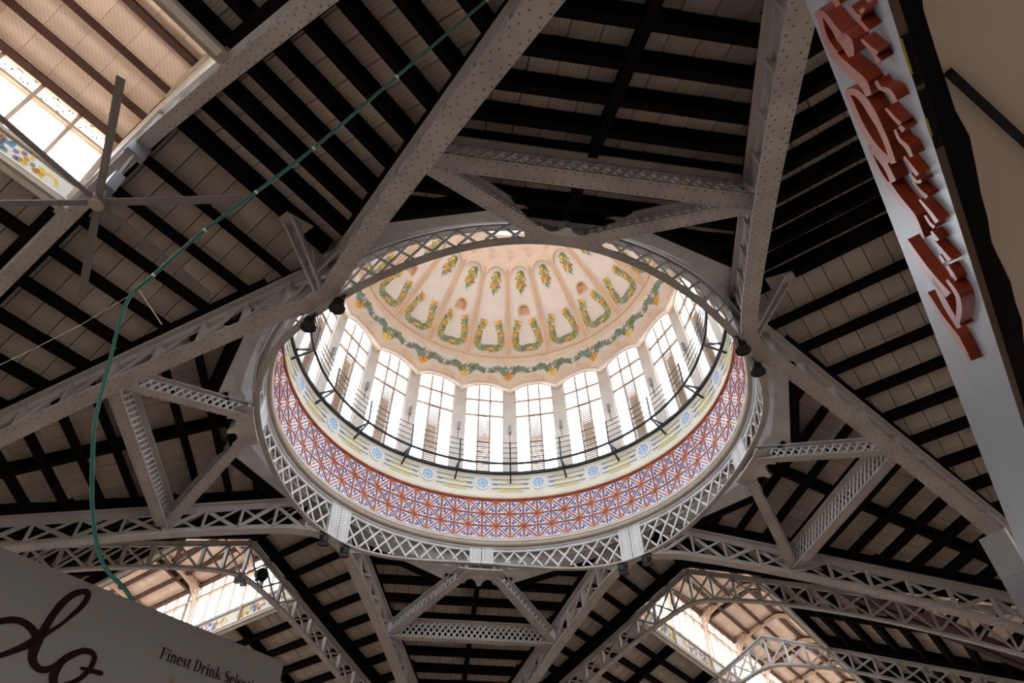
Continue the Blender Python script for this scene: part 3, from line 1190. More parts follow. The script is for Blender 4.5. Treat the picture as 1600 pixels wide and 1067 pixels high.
mb = MB()
rows = [[], [], [], []]
n = 160
for k in range(n):
    a = 360 * k / n
    m = ((a % 45) - 22.5)
    ro = OCT / math.cos(m * D2R)
    dl = abs(((a % 90) - 45)) * D2R
    ro = min(ro, (RK - 0.012) / (math.cos(dl) - math.sin(dl) * TANP))
    md = (((a + 45) % 90) - 45) * D2R
    if abs(ro * math.sin(md)) < XB:
        ro = min(ro, YB / math.cos(md))
    ro = max(ro, 1.021)
    # roof underside on the octagon edge
    x, y, _ = pz(a, ro, 0)
    ax, ay = abs(x), abs(y)
    zr = min(0.24 - 0.458 * (max(ax, ay) - 0.715), 0.24 - 0.02) + 0.0
    rows[0].append(pz(a, ro, zr + 0.075))
    rows[1].append(pz(a, ro, zr))
    rm = 1.02 + (ro - 1.02) * 0.35
    rows[2].append(pz(a, rm, zr + (0.137 - zr) * 0.45))
    rows[3].append(pz(a, 1.024, 0.137))
mb.grid(rows, 0, True)
o = mb.build('cove', M['cove'], kind='structure')
o.location = ROOT
lathe([(1.0235, 0.132), (1.0235, 0.175)], 'trim', M['board'])
lathe([(1.028, 0.17), (1.028, 0.345), (1.13, 0.345)], 'trim', M['deck'])  # unseen dark collar, added to block sky leaking in round the ring
lathe([(1.03, 0.168), (1.03, 0.174), (0.975, 0.174), (0.968, 0.178), (0.966, 0.190), (0.973, 0.198), (0.982, 0.199)], 'cornice', M['cornice'])
lathe([(0.984, 0.1985), (0.970, 0.1995), (0.966, 0.204), (0.970, 0.209), (0.984, 0.210)], 'trim', M['white'])
lathe([(0.990, 0.209), (0.981, 0.2105), (0.978, 0.2165), (0.990, 0.218)], 'trim', M['cornice'])
lathe([(0.990, 0.2175), (0.978, 0.2185), (0.976, 0.2235), (0.982, 0.2265), (0.996, 0.2268)], 'trim', M['white'])

# band of triangular tiles between terracotta ribs
tb = empty('tile_band', kind='structure')
lathe([(0.998, 0.22), (0.9975, 0.46)], 'tile_bed', M['tile_bk'], parent=tb, kind=None)
NC = 84
DA = 360 / NC
ZR = [0.2265, 0.3010, 0.3745, 0.4545]
ribs = MB()
boss = MB()
RT = 0.988


def rib(a0, z0, a1, z1, w=0.0072, h=0.010, mi=0):
    p0, p1 = Vector(pz(a0, RT + 0.004, z0)), Vector(pz(a1, RT + 0.004, z1))
    ribs.beam(p0, p1, h, w, side=Vector(pz((a0 + a1) / 2, 1, 0)), mi=mi)


tile_src = {}
stuff = MB()


def tile_tri(mb, c0, pts):
    """white triangle, blue motif; pts = (da deg, z) corners, right angle first"""
    m = [(sum(p[0] for p in pts) / 3), sum(p[1] for p in pts) / 3]
    ins = [(m[0] + (p[0] - m[0]) * 0.76, m[1] + (p[1] - m[1]) * 0.76) for p in pts]
    ang = c0 + m[0]
    outv = Vector(pz(ang, 0.006, 0))
    mb.prism([Vector(pz(c0 + a, 0.9905, z)) for a, z in ins], outv, 0)

    def w(u, v):                                  # barycentric-like local frame: right-angle corner, leg a, leg b
        return (ins[0][0] + (ins[1][0] - ins[0][0]) * u + (ins[2][0] - ins[0][0]) * v, ins[0][1] + (ins[1][1] - ins[0][1]) * u + (ins[2][1] - ins[0][1]) * v)

    def q(pl):
        mb.face([pz(c0 + w(u, v)[0], 0.9893, w(u, v)[1]) for u, v in pl], 1)

    q([(0.13, 0.50), (0.23, 0.60), (0.60, 0.23), (0.50, 0.13)])
    q([(0.08, 0.08), (0.30, 0.06), (0.33, 0.24), (0.24, 0.33), (0.06, 0.30)])
    q([(0.62, 0.04), (0.80, 0.03), (0.74, 0.14), (0.62, 0.15)])
    q([(0.04, 0.62), (0.15, 0.62), (0.14, 0.74), (0.03, 0.80)])


for i in range(NC):
    c0 = i * DA
    for j in range(4):
        rib(c0, ZR[j], c0 + DA, ZR[j], w=0.009 if j in (0, 3) else 0.0072)
    for j in range(3):
        rib(c0, ZR[j], c0, ZR[j + 1])
        # star nodes sit at (even column, upper row) and (odd column, lower row)
        # node test at (col, row): rows 2 and 0 have nodes on even columns, rows 1 and 3 on odd ones
        left_low_node = (i % 2 == 0) == (j % 2 == 0)
        if left_low_node:
            rib(c0, ZR[j], c0 + DA, ZR[j + 1], w=0.0080, h=0.012)
            tris = [[(DA, ZR[j]), (0, ZR[j]), (DA, ZR[j + 1])], [(0, ZR[j + 1]), (DA, ZR[j + 1]), (0, ZR[j])]]
        else:
            rib(c0, ZR[j + 1], c0 + DA, ZR[j], w=0.0080, h=0.012)
            tris = [[(0, ZR[j]), (DA, ZR[j]), (0, ZR[j + 1])], [(DA, ZR[j + 1]), (0, ZR[j + 1]), (DA, ZR[j])]]
        azc = ((c0 + 180) % 360) - 180
        for k, t in enumerate(tris):
            if -112 < azc < 103:
                key = (left_low_node, j, k)
                if key not in tile_src:
                    mb = MB()
                    tile_tri(mb, 0.0, t)
                    tile_src[key] = mb.build('tile', [M['tile'], M['tile_b']], tb)
                    o = tile_src[key]
                else:
                    o = tile_src[key].copy()
                    COL.objects.link(o)
                    o.parent = tb
                o.rotation_euler = (0, 0, -c0 * D2R)
            else:
                tile_tri(stuff, c0, t)
    for j in (1, 2):
        if (i % 2 == 0) == (j == 2):
            c = Vector(pz(c0, RT - 0.004, ZR[j]))
            ex, ez = Vector(pz(c0 + 90, 1, 0)), Vector((0, 0, 1))
            e = [c + Vector(pz(c0, 0.006, 0)) + ex * (0.012 * math.cos(q * PI / 4)) + ez * (0.012 * math.sin(q * PI / 4)) for q in range(8)]
            tip = c - Vector(pz(c0, 0.006, 0))
            for q in range(8):
                boss.face([e[q], e[(q + 1) % 8], tip])
ribs.build('terracotta_ribs', M['terra'], tb, kind='stuff')
boss.build('terracotta_bosses', M['terra'], tb, kind='stuff')
stuff.build('far_tiles', [M['tile'], M['tile_b']], tb, kind='stuff')

lathe([(0.996, 0.4545), (0.982, 0.4555), (0.980, 0.464), (0.986, 0.470), (1.0, 0.472)], 'trim', M['terra_d'])
# cream frieze with medallions
fr = empty('frieze', kind='structure')
lathe([(1.0, 0.468), (0.992, 0.475), (0.996, 0.505), (1.003, 0.515), (1.004, 0.64), (1.0, 0.648), (1.05, 0.65)], 'frieze_wall', M['cream'], parent=fr, kind=None)
ZM = 0.574


def fdisc(mb, a0, r, z, rr, mi, n=20, rin=0.0):
    c = [(rr * math.cos(2 * PI * k / n), rr * math.sin(2 * PI * k / n)) for k in range(n)]
    if rin:
        rows = [[pz(a0 + x * e / D2R, r, z + y * e) for x, y in c] for e in (rin / rr, 1.0)]
        mb.grid(rows, mi, True)
    else:
        mb.face([pz(a0 + x / D2R, r, z + y) for x, y in c], mi)


med = MB()
fdisc(med, 0, 0.9985, ZM, 0.0435, 0, 20, 0.033)
rows = [[pz(e / D2R * math.cos(2 * PI * k / 20), rr, ZM + e * math.sin(2 * PI * k / 20)) for k in range(20)] for e, rr in ((0.0435, 0.9985), (0.0435, 1.006))]
med.grid(rows, 0, True)
fdisc(med, 0, 1.0005, ZM, 0.034, 1)
for k in range(8):
    a = 2 * PI * k / 8 + 0.2
    b = 0.024
    fdisc(med, b * math.cos(a) / D2R, 0.9998, ZM + b * math.sin(a), 0.0055, 2, 6)
    med.face([pz(x / D2R, 0.9999, ZM + y) for x, y in ((0.004 * math.cos(a + 1.2), 0.004 * math.sin(a + 1.2)), (0.017 * math.cos(a), 0.017 * math.sin(a)), (0.004 * math.cos(a - 1.2), 0.004 * math.sin(a - 1.2)))], 2)
fdisc(med, 0, 0.9996, ZM, 0.005, 3, 8)
fdisc(med, 0, 0.9997, ZM, 0.0345, 2, 24, 0.0318)
med_o = med.build('medallion', [M['white'], M['med'], M['blue'], M['lemon']], fr)
inl = MB()


def fbar(a0, a1, z0, z1, mi, r=1.0008):
    for q in range(3):
        b0, b1 = a0 + (a1 - a0) * q / 3, a0 + (a1 - a0) * (q + 1) / 3
        inl.hexa([pz(b0, r, z0), pz(b1, r, z0), pz(b1, r + 0.006, z0), pz(b0, r + 0.006, z0), pz(b0, r, z1), pz(b1, r, z1), pz(b1, r + 0.006, z1), pz(b0, r + 0.006, z1)], mi)


for (z, e) in ((0.603, 2.9), (0.574, 3.1), (0.543, 2.9)):
    fbar(e, 18 - e, z - 0.0016, z + 0.0016, 1)
    fbar(e + 2.6, 18 - e - 2.6, z - 0.009, z - 0.0025, 0)
    fbar(e + 0.4, e + 1.9, z - 0.0085, z - 0.003, 2 if z == 0.574 else 3)
    fbar(18 - e - 1.9, 18 - e - 0.4, z - 0.0085, z - 0.003, 2 if z == 0.574 else 3)
fbar(5, 13, 0.523, 0.531, 0)
inl_o = inl.build('inlay', [M['yel'], M['line'], M['blue'], M['med']], fr)
for k in range(1, 20):
    dup_part(med_o, fr, -18 * k * D2R)
    dup_part(inl_o, fr, -18 * k * D2R)


# ------------------------------------------------------------------ window drum
def wr(z):
    return 1.0 - 0.075 * (z - 0.645)


def gsc(th):
    return 1 - (abs(th) / 9.0) ** 2.2


def arch_z(th):
    return 1.2 + 0.077 * gsc(th)


def arch_r(th):
    return 0.922 + 0.022 * gsc(th)


HW = 6.75
pr_root = empty('drum_wall', kind='structure')
mb = MB()
for (a, b) in ((HW, 9.0), (9.0, 18 - HW)):
    for (z0, z1) in ((0.645, 0.9), (0.9, 1.31)):
        mb.hexa([pz(a, wr(z0), z0), pz(b, wr(z0), z0), pz(b, wr(z0) + 0.035, z0), pz(a, wr(z0) + 0.035, z0),
                 pz(a, wr(z1), z1), pz(b, wr(z1), z1), pz(b, wr(z1) + 0.035, z1), pz(a, wr(z1) + 0.035, z1)])
pier_o = mb.build('pier', M['pier'], pr_root)
mb = MB()                                          # wall above the window heads
rows = [[], []]
for th in np.linspace(-HW, HW, 11):
    rows[0].append(pz(th, wr(1.25) + 0.002, arch_z(th) - 0.004))
    rows[1].append(pz(th, wr(1.33) + 0.002, 1.42))
mb.grid(rows)
head_o = mb.build('window_head', M['pier'], pr_root)
for k in range(1, 20):
    dup_part(pier_o, pr_root, -18 * k * D2R)
    dup_part(head_o, pr_root, -18 * k * D2R)

win = empty('window_1', kind='structure')


def wbar(th0, th1, z0, z1, name, m, d0=0.008, d1=0.020, mb=None):
    own = mb is None
    mb = mb or MB()
    mb.hexa([pz(th0, wr(z0) + d0, z0), pz(th1, wr(z0) + d0, z0), pz(th1, wr(z0) + d1, z0), pz(th0, wr(z0) + d1, z0),
             pz(th0, wr(z1) + d0, z1), pz(th1, wr(z1) + d0, z1), pz(th1, wr(z1) + d1, z1), pz(th0, wr(z1) + d1, z1)])
    if own:
        return mb.build(name, M[m], win)


T1, T2 = 1.043, 1.158
mb = MB()
wbar(-HW, -HW + 0.22, 0.648, 1.25, '', 'mull', mb=mb)
wbar(HW - 0.22, HW, 0.648, 1.25, '', 'mull', mb=mb)
wbar(-HW, HW, 0.646, 0.656, '', 'mull', mb=mb)
mb.build('frame', M['mull'], win)
for th in (-2.05, 2.05):
    wbar(th - 0.29, th + 0.29, 0.65, 1.272, 'mullion', 'mull', 0.006, 0.02)
for z in (T1, T2):
    wbar(-HW, HW, z - 0.0045, z + 0.0045, 'transom', 'mull', 0.007, 0.018)
cols = [(-HW + 0.22, -2.21), (-1.89, 1.89), (2.21, HW - 0.22)]
for (a, b) in cols:
    for (z0, z1) in ((0.657, T1 - 0.0035), (T1 + 0.0035, T2 - 0.0035)):
        wbar(a, b, z0, z1, 'pane', 'glass', 0.012, 0.0135)
    mb = MB()
    z0 = T2 + 0.0035
    top = [(th, arch_z(th)) for th in np.linspace(b, a, 5)]
    mb.prism([Vector(pz(a, wr(z0) + 0.012, z0)), Vector(pz(b, wr(z0) + 0.012, z0))] + [Vector(pz(th, wr(z) + 0.012, z)) for th, z in top], Vector(pz((a + b) / 2, 0.0015, 0)))
    mb.build('pane', M['glass'], win)
lv = MB()                                          # glass louvres of the middle light
z = 0.668
while z < T1 - 0.008:
    run = 0.0188 if z < 0.90 else 0.0188 - 0.0075 * min(1, (z - 0.90) / 0.12)
    d0, d1, rise, th_ = 0.014, 0.014 + run, 0.004, 0.003
    lv.hexa([pz(-1.85, wr(z) + d0, z), pz(1.85, wr(z) + d0, z), pz(1.85, wr(z) + d1, z + rise), pz(-1.85, wr(z) + d1, z + rise),
             pz(-1.85, wr(z) + d0, z + th_), pz(1.85, wr(z) + d0, z + th_), pz(1.85, wr(z) + d1, z + rise + th_), pz(-1.85, wr(z) + d1, z + rise + th_)])
    z += 0.0135
lv.build('louvre_slats', M['louvre'], win, kind='stuff')
for k in range(1, 20):
    c = copy_tree(win, rz=-18 * k * D2R)
    c.name = 'window_%d' % (k + 1)

# gallery rail on brackets under the windows
gl = empty('gallery_railing', label='dark iron gallery railing on brackets, circling below the dome windows', cat='railing')
for nm, prof in (('walkway_edge', [(0.902, 0.640), (0.902, 0.650), (0.912, 0.650), (0.912, 0.640), (0.902, 0.640)]),
                 ('sill_ring', [(0.992, 0.637), (0.992, 0.652), (1.004, 0.652), (1.004, 0.637), (0.992, 0.637)])):
    lathe(prof, nm, M['iron'], n=80, kind=None, parent=gl, smooth=False)
for z in (0.682, 0.718, 0.754, 0.789):
    lathe([(0.909 + 0.0026 * math.cos(q * PI / 2), z + 0.0026 * math.sin(q * PI / 2)) for q in range(5)], 'rail', M['iron'], n=80, kind=None, parent=gl, smooth=False)
mb = MB()
mb.beam(pz(9, 0.908, 0.64), pz(9, 0.909, 0.793), 0.0075, 0.0075, side=Vector(pz(99, 1, 0)))
post_o = mb.build('post', M['iron'], gl)
mb = MB()
mb.beam(pz(9, 0.905, 0.645), pz(9, 0.998, 0.645), 0.008, 0.009)
mb.beam(pz(9, 0.905, 0.643), pz(9, 1.003, 0.582), 0.008, 0.009)
brk_o = mb.build('bracket', M['iron'], gl)
for k in range(1, 20):
    dup_part(post_o, gl, -18 * k * D2R)
    dup_part(brk_o, gl, -18 * k * D2R)

# tube lamps on the piers
ORD = ['', 'leftmost', 'second from the left', 'third from the left', 'fourth from the left', 'fifth from the right', 'fourth from the right', 'third from the right', 'second from the right', 'rightmost']
lamp0 = None
for k in (0, 1, 2, 3, 4, -4, -3, -2, -1):
    if k == 0:
        mb = MB()
        for (z0, z1, w) in ((0.915, 0.958, 0.34), (0.911, 0.917, 0.42), (0.956, 0.962, 0.42)):
            mb.hexa([pz(9 - w, wr(z0) - 0.016, z0), pz(9 + w, wr(z0) - 0.016, z0), pz(9 + w, wr(z0) - 0.004, z0), pz(9 - w, wr(z0) - 0.004, z0),
                     pz(9 - w, wr(z1) - 0.016, z1), pz(9 + w, wr(z1) - 0.016, z1), pz(9 + w, wr(z1) - 0.004, z1), pz(9 - w, wr(z1) - 0.004, z1)])
        lamp0 = empty('wall_lamp', label='', cat='lamp', group='tube lamps on the piers of the drum')
        mb.build('lamp_body', M['steel'], lamp0)
        mb = MB()
        mb.beam(pz(9, wr(0.93) - 0.006, 0.93), pz(9, wr(0.93) + 0.004, 0.93), 0.006, 0.006)
        mb.build('wall_plate', M['steel'], lamp0)
        mb = MB()
        mb.beam(pz(9, wr(0.85) - 0.0025, 0.84), pz(9, wr(0.91) - 0.0025, 0.912), 0.002, 0.002)
        mb.build('conduit', M['iron'], lamp0)
    else:
        lp = copy_tree(lamp0, rz=-18 * k * D2R)
    (lamp0 if k == 0 else lp)['label'] = 'small grey tube lamp on a pier between dome windows, the %s' % ORD[k + 5]


# ------------------------------------------------------------------ dome shell
PROF = [(0.825, 1.400), (0.775, 1.458), (0.712, 1.532), (0.646, 1.604), (0.562, 1.692), (0.482, 1.765), (0.410, 1.828), (0.33, 1.883), (0.26, 1.918)]
ARC = [0.0]
for (a, b) in zip(PROF, PROF[1:]):
    ARC.append(ARC[-1] + math.hypot(b[0] - a[0], b[1] - a[1]))
AEND = ARC[-1]


def prof(a):
    a = min(max(a, 0), AEND)
    r = float(np.interp(a, ARC, [p[0] for p in PROF]))
    z = float(np.interp(a, ARC, [p[1] for p in PROF]))
    return r, z


def dn(a):
    r0, z0 = prof(max(a - 0.02, 0))
    r1, z1 = prof(min(a + 0.02, AEND))
    L = math.hypot(r1 - r0, z1 - z0)
    return -(z1 - z0) / L, (r1 - r0) / L


def D(th, a, off=0.0):
    """point on the dome; off > 0 towards the room"""
    r, z = prof(a)
    nr, nz = dn(a)
    return pz(th, r + nr * off, z + nz * off)


dome = empty('dome', kind='structure')
TH, A0, AT = 7.45, 0.022, 0.575


def at_(th, w=TH):
    return AT - 0.055 * (1 - math.sqrt(max(0, 1 - (th / w) ** 2)))


# one segment of the peach shell (from pier to pier)
seg = MB()
ar = np.linspace(0, AT - 0.055, 12)
seg.grid([[D(th, a) for th in (-9, -TH)] for a in ar])
seg.grid([[D(th, a) for th in (TH, 9)] for a in ar])
ths = np.linspace(-TH, TH, 11)
seg.grid([[D(th, 0) for th in ths], [D(th, A0) for th in ths]])
seg.grid([[D(th, at_(th) + (AEND - at_(th)) * q) for th in ths] for q in (0, 0.25, 0.5, 0.75, 1)])
for s in (-1, 1):
    seg.grid([[D(s * TH, a) for a in np.linspace(AT - 0.055, AEND, 6)], [D(s * 9, a) for a in np.linspace(AT - 0.055, AEND, 6)]])
# reveals of the recessed panel
REC = 0.010
seg.grid([[D(th, A0) for th in ths], [D(th, A0, -REC) for th in ths]], 1)
seg.grid([[D(th, at_(th)) for th in ths], [D(th, at_(th), -REC) for th in ths]], 1)
for s in (-1, 1):
    aa = np.linspace(A0, AT - 0.055, 12)
    seg.grid([[D(s * TH, a) for a in aa], [D(s * TH, a, -REC) for a in aa]], 1)
seg_o = seg.build('shell_segment', [M['peach'], M['peach_d']], dome, smooth=False)
# rounded rib moulding on the pier line
mb = MB()
rows = []
for a in np.linspace(0.004, AT - 0.02, 14):
    k = 1.0
    rows.append([D(9 + e, a, h) for e, h in ((-0.85, -0.002), (-0.75, 0.006), (-0.35, 0.004), (0, 0.012), (0.35, 0.004), (0.75, 0.006), (0.85, -0.002))])
mb.grid(rows)
mb.face(rows[-1])
mb.face(rows[0][::-1])
rib_o = mb.build('rib', M['peach_d'], dome)
# arch moulding round the panel's head
mb = MB()
rows = []
for th in np.linspace(-TH, TH, 13):
    rows.append([D(th * e, at_(th) + b, h) for e, b, h in ((0.97, -0.006, -0.002), (1.0, -0.003, 0.004), (1.0, 0.004, 0.004), (1.0, 0.007, -0.002))])
mb.grid(rows)
arch_o = mb.build('arch_moulding', M['peach_d'], dome)


def panel_grid(mb, th0, th1, a0, a1, n, m):
    """a0, a1 numbers or functions of th"""
    f0 = a0 if callable(a0) else (lambda t: a0)
    f1 = a1 if callable(a1) else (lambda t: a1)
    tt = np.linspace(th0, th1, n)
    mb.grid([[D(t, f0(t) + (f1(t) - f0(t)) * q, -REC) for t in tt] for q in np.linspace(0, 1, m)])


mb = MB()
panel_grid(mb, -TH, TH, A0, at_, 11, 10)
panel_o = mb.build('panel', M['panel'], dome)
# every second panel has an arched niche
NW, NA0, NA1 = 2.9, 0.262, 0.325


def nt_(th):
    return NA1 - 0.034 * (1 - math.sqrt(max(0, 1 - (th / NW) ** 2)))


mb = MB()
panel_grid(mb, -TH, -NW, A0, at_, 5, 10)
panel_grid(mb, NW, TH, A0, at_, 5, 10)
panel_grid(mb, -NW, NW, A0, NA0, 7, 6)
panel_grid(mb, -NW, NW, nt_, at_, 9, 6)
npanel_o = mb.build('panel', M['panel'], dome)
mb = MB()
tt = np.linspace(-NW, NW, 11)
outline = [(t, NA0) for t in tt] + [(t, nt_(t)) for t in tt[::-1]]
NB = 0.032
mb.grid([[D(t, a, -REC) for t, a in outline], [D(t, a, -REC - NB) for t, a in outline]], 0, True)
mb.grid([[D(t, NA0 + (nt_(t) - NA0) * q, -REC - NB) for t in tt] for q in (0, 0.5, 1)])
niche_o = mb.build('niche', M['niche'], dome)
mb = MB()
mb.grid([[D(t, a, -REC) for t, a in outline], [D(t * 1.14, a + (0.008 if a > NA0 + 0.003 else -0.004), -REC + 0.004) for t, a in outline], [D(t * 1.22, a + (0.012 if a > NA0 + 0.003 else -0.007), -REC) for t, a in outline]], 0, True)
nring_o = mb.build('niche_moulding', M['peach_d'], dome)


# painted fruit on the dome: flat print, a hair proud of the plaster
def leaf_poly(x, y, g, L, w):
    c, s = math.cos(g), math.sin(g)
    return [(x + c * u * L - s * v * w, y + s * u * L + c * v * w) for u, v in ((-0.5, 0), (-0.2, 0.42), (0.15, 0.45), (0.5, 0), (0.15, -0.45), (-0.2, -0.42))]


def disc_poly(x, y, r, n=8):
    return [(x + r * math.cos(2 * PI * k / n), y + r * math.sin(2 * PI * k / n)) for k in range(n)]


def on_panel(x, y, off):
    r, _ = prof(y)
    return D(x / r / D2R, y, -REC + off)


def sprig(mb, f, poly, mi, off):
    mb.face([f(x, y, off) for x, y in poly], mi)


PAINT = [M['leaf'], M['leaf2'], M['leaf3'], M['fruit'], M['lemon'], M['redf']]
rnd = random.Random(3)
wr_m = MB()
base_y = 0.062
for s in (-1, 1):
    path = []
    for k in range(13):                            # from bottom middle out and up
        q = k / 12
        if q < 0.38:
            e = q / 0.38
            path.append((s * 0.070 * e, base_y - 0.012 * math.sin(e * PI) + 0.004 * e))
        else:
            e = (q - 0.38) / 0.62
            path.append((s * (0.076 - 0.030 * e * e), base_y + 0.004 + 0.150 * e))
    for k, (x, y) in enumerate(path):
        k2 = min(k + 1, 12)
        g = math.atan2(path[k2][1] - path[k2 - 1][1], path[k2][0] - path[k2 - 1][0])
        for side in (-1, 1):
            sprig(wr_m, on_panel, leaf_poly(x - side * math.sin(g) * 0.009, y + side * math.cos(g) * 0.009, g + side * rnd.uniform(0.5, 0.95), rnd.uniform(0.038, 0.050), rnd.uniform(0.013, 0.017)),
                  rnd.choice((0, 1, 1, 2)), 0.002 + 0.0004 * (k % 3))
    for (x, y, mi, rr) in ((s * 0.046, base_y + 0.160, 3, 0.013), (s * 0.068, base_y + 0.078, 3, 0.013), (s * 0.092, base_y + 0.024, 3, 0.012), (s * 0.052, base_y + 0.104, 4, 0.010), (s * 0.034, base_y + 0.152, 4, 0.010)):
        sprig(wr_m, on_panel, disc_poly(x, y, rr), mi, 0.0042)
sprig(wr_m, on_panel, disc_poly(0, base_y - 0.012, 0.010), 3, 0.0042)
sprig(wr_m, on_panel, disc_poly(0.016, base_y - 0.010, 0.009), 4, 0.0042)
wreath_o = wr_m.build('painted_wreath', PAINT, dome)

fs = MB()
fy = 0.535
for k in range(30):
    q = k / 29
    y = fy - 0.120 * q
    half = 0.022 + 0.012 * math.sin(min(1, q * 1.15) * PI) if q < 0.85 else 0.008
    x = rnd.uniform(-half, half)
    sprig(fs, on_panel, leaf_poly(x, y, rnd.uniform(-PI, PI), rnd.uniform(0.028, 0.038), 0.0145), rnd.choice((0, 2, 0, 1)), 0.002 + 0.0003 * (k % 4))
for (x, y, mi, rr) in ((0, fy - 0.015, 4, 0.010), (-0.010, fy - 0.035, 4, 0.008), (0.012, fy - 0.032, 3, 0.007), (-0.018, fy - 0.072, 3, 0.011), (0.018, fy - 0.074, 5, 0.011), (0, fy - 0.082, 3, 0.011), (0.002, fy - 0.062, 2, 0.007), (-0.006, fy - 0.098, 4, 0.008)):
    sprig(fs, on_panel, disc_poly(x, y, rr), mi, 0.004)
for k in range(3):
    sprig(fs, on_panel, leaf_poly(0, fy - 0.125 - 0.010 * k, -PI / 2, 0.018, 0.008 - 0.002 * k), 2, 0.003)
fest_o = fs.build('painted_festoon', PAINT, dome)


# scalloped lower zone between window heads and panels
def Zs(th, v, off=0.0):
    r0, z0 = arch_r(th), arch_z(th)
    r1, z1 = PROF[0]
    b = 0.018 * math.sin(PI * v)
    r = r0 + (r1 - r0) * v - 0.8 * b - 0.85 * off
    z = z0 + (z1 - z0) * v - 0.5 * b - 0.5 * off
    return pz(th, r, z)


sc = MB()
ths = np.linspace(-9, 9, 17)
sc.grid([[Zs(th, v) for th in ths] for v in (0, 0.12, 0.3, 0.5, 0.7, 0.88, 1.0)], 0)
sc.grid([[Zs(th, 0) for th in ths], [pz(th, wr(arch_z(th)) + 0.004, arch_z(th) + 0.002) for th in ths]], 0)
scal_o = sc.build('scalloped_cornice', M['peach'], dome)
mb = MB()
rows = []
for th in ths:
    rows.append([Zs(th, v, o) for v, o in ((-0.02, 0.0), (-0.02, 0.007), (0.03, 0.008), (0.06, 0.0))])
mb.grid(rows)
edge_o = mb.build('edge_moulding', M['white'], dome)
mb = MB()
rows = []
for th in ths:
    rows.append([D(th, a, h) for a, h in ((-0.0, -0.001), (0.001, 0.007), (0.010, 0.007), (0.013, -0.001))])
mb.grid(rows)
panel_sill_o = mb.build('string_course', M['peach_d'], dome)


def vb(th):
    return 0.45 + 0.10 * gsc(th if abs(th) <= 9 else 18 - abs(th))


def wrap(th):
    return th - 18 if th > 9 else th


def on_band(x, y, off):
    """x along the band from the pier line, y across it"""
    th = 9 + x / 0.87 / D2R
    tw = wrap(th)
    p = Vector(Zs(tw, vb(tw) + y / 0.22, off))
    if th > 9:
        a = -18 * D2R
        c, s = math.cos(a), math.sin(a)
        p = Vector((p.x * c - p.y * s, p.x * s + p.y * c, p.z))
    return p


mb = MB()
for (lo, hi) in ((-9, 0), (0, 9)):
    tt = np.linspace(lo, hi, 9)
    mb.grid([[Zs(t, vb(t) + e, 0.0012) for t in tt] for e in (-0.24, -0.08, 0.08, 0.24)])
ground_o = mb.build('garland_ground', M['band'], dome)


def garland(fruit_mi, seed):
    rnd = random.Random(seed)
    g_ = MB()
    for s in (-1, 1):
        for k in range(15):
            q = k / 14
            x = s * (0.020 + 0.098 * q)
            y = 0.016 * math.sin(q * 4.4 + 0.3) - 0.004
            for side in (-1, 1):
                g = (0 if s > 0 else PI) + side * s * rnd.uniform(0.6, 1.25)
                L = rnd.uniform(0.028, 0.040) * (1.15 - 0.35 * q)
                sprig(g_, on_band, leaf_poly(x + math.cos(g) * L * 0.4, y + math.sin(g) * L * 0.4, g, L, L * 0.36), rnd.choice((2, 2, 2, 0)), 0.003 + 0.0004 * (k % 3))
    for k in range(26):
        sprig(g_, on_band, leaf_poly(rnd.uniform(-0.042, 0.042), rnd.uniform(-0.030, 0.040), rnd.uniform(-PI, PI), 0.034, 0.013), rnd.choice((2, 2, 0)), 0.0034)
    for (x, y, rr) in ((-0.015, -0.030, 0.0165), (0.013, -0.020, 0.0165), (0.0, -0.004, 0.010)):
        sprig(g_, on_band, disc_poly(x, y, rr, 9), fruit_mi, 0.0052)
    return g_.build('painted_garland', PAINT, dome)


gar = [garland(3, 5), garland(4, 6)]
gar[0].rotation_euler = (0, 0, 0)
gar[1].rotation_euler = (0, 0, -18 * D2R)
wreath_o.parent = panel_o
fest_o.parent = panel_o
for o in (wreath_o, fest_o):
    c = o.copy()
    COL.objects.link(c)
    c.parent = npanel_o
niche_o.parent = npanel_o
nring_o.parent = npanel_o
npanel_o.rotation_euler = (0, 0, -18 * D2R)
for k in range(1, 20):
    rz = -18 * k * D2R
    for o in (seg_o, rib_o, arch_o, scal_o, edge_o, panel_sill_o, ground_o):
        dup_part(o, dome, rz)
    if k >= 2:
        dup_part(gar[k % 2], dome, rz)
        dup_part((panel_o, npanel_o)[k % 2], dome, rz)

# unseen outer shell of the dome, added to block sky at the seams
op = [(0.962, 1.40), (0.93, 1.435)]
for q in range(0, 9):
    a = AEND * q / 8
    r_, z_ = prof(a)
    nr_, nz_ = dn(a)
    op.append((r_ - nr_ * 0.065, z_ - nz_ * 0.065))
op.append((0.268, 1.985))
lathe(op, 'sky_seal_shell', M['roof_bounce'], n=80, kind=None, parent=dome)

# lantern over the oculus
cup = empty('cupola', kind='structure')
lathe([(0.262, 1.918), (0.262, 1.955), (0.275, 1.957), (0.275, 1.985), (0.30, 1.985)], 'curb', M['cove'], n=48, kind=None, parent=cup)
for k in range(12):
    mb = MB()
    mb.beam(pz(30 * k, 0.285, 1.985), pz(30 * k, 0.285, 2.28), 0.02, 0.02)
    mb.build('post', M['pier'], cup)
    mb = MB()
    a, b = 30 * k + 2.2, 30 * k + 27.8
    mb.prism([pz(a, 0.285, 1.99), pz(b, 0.285, 1.99), pz(b, 0.285, 2.275), pz(a, 0.285, 2.275)], Vector(pz(30 * k + 15, 0.003, 0)))
    mb.build('pane', M['glass'], cup)
lathe([(0.30, 2.275), (0.275, 2.28), (0.20, 2.40), (0.10, 2.46), (0.001, 2.48)], 'cap', M['peach'], n=48, kind=None, parent=cup)


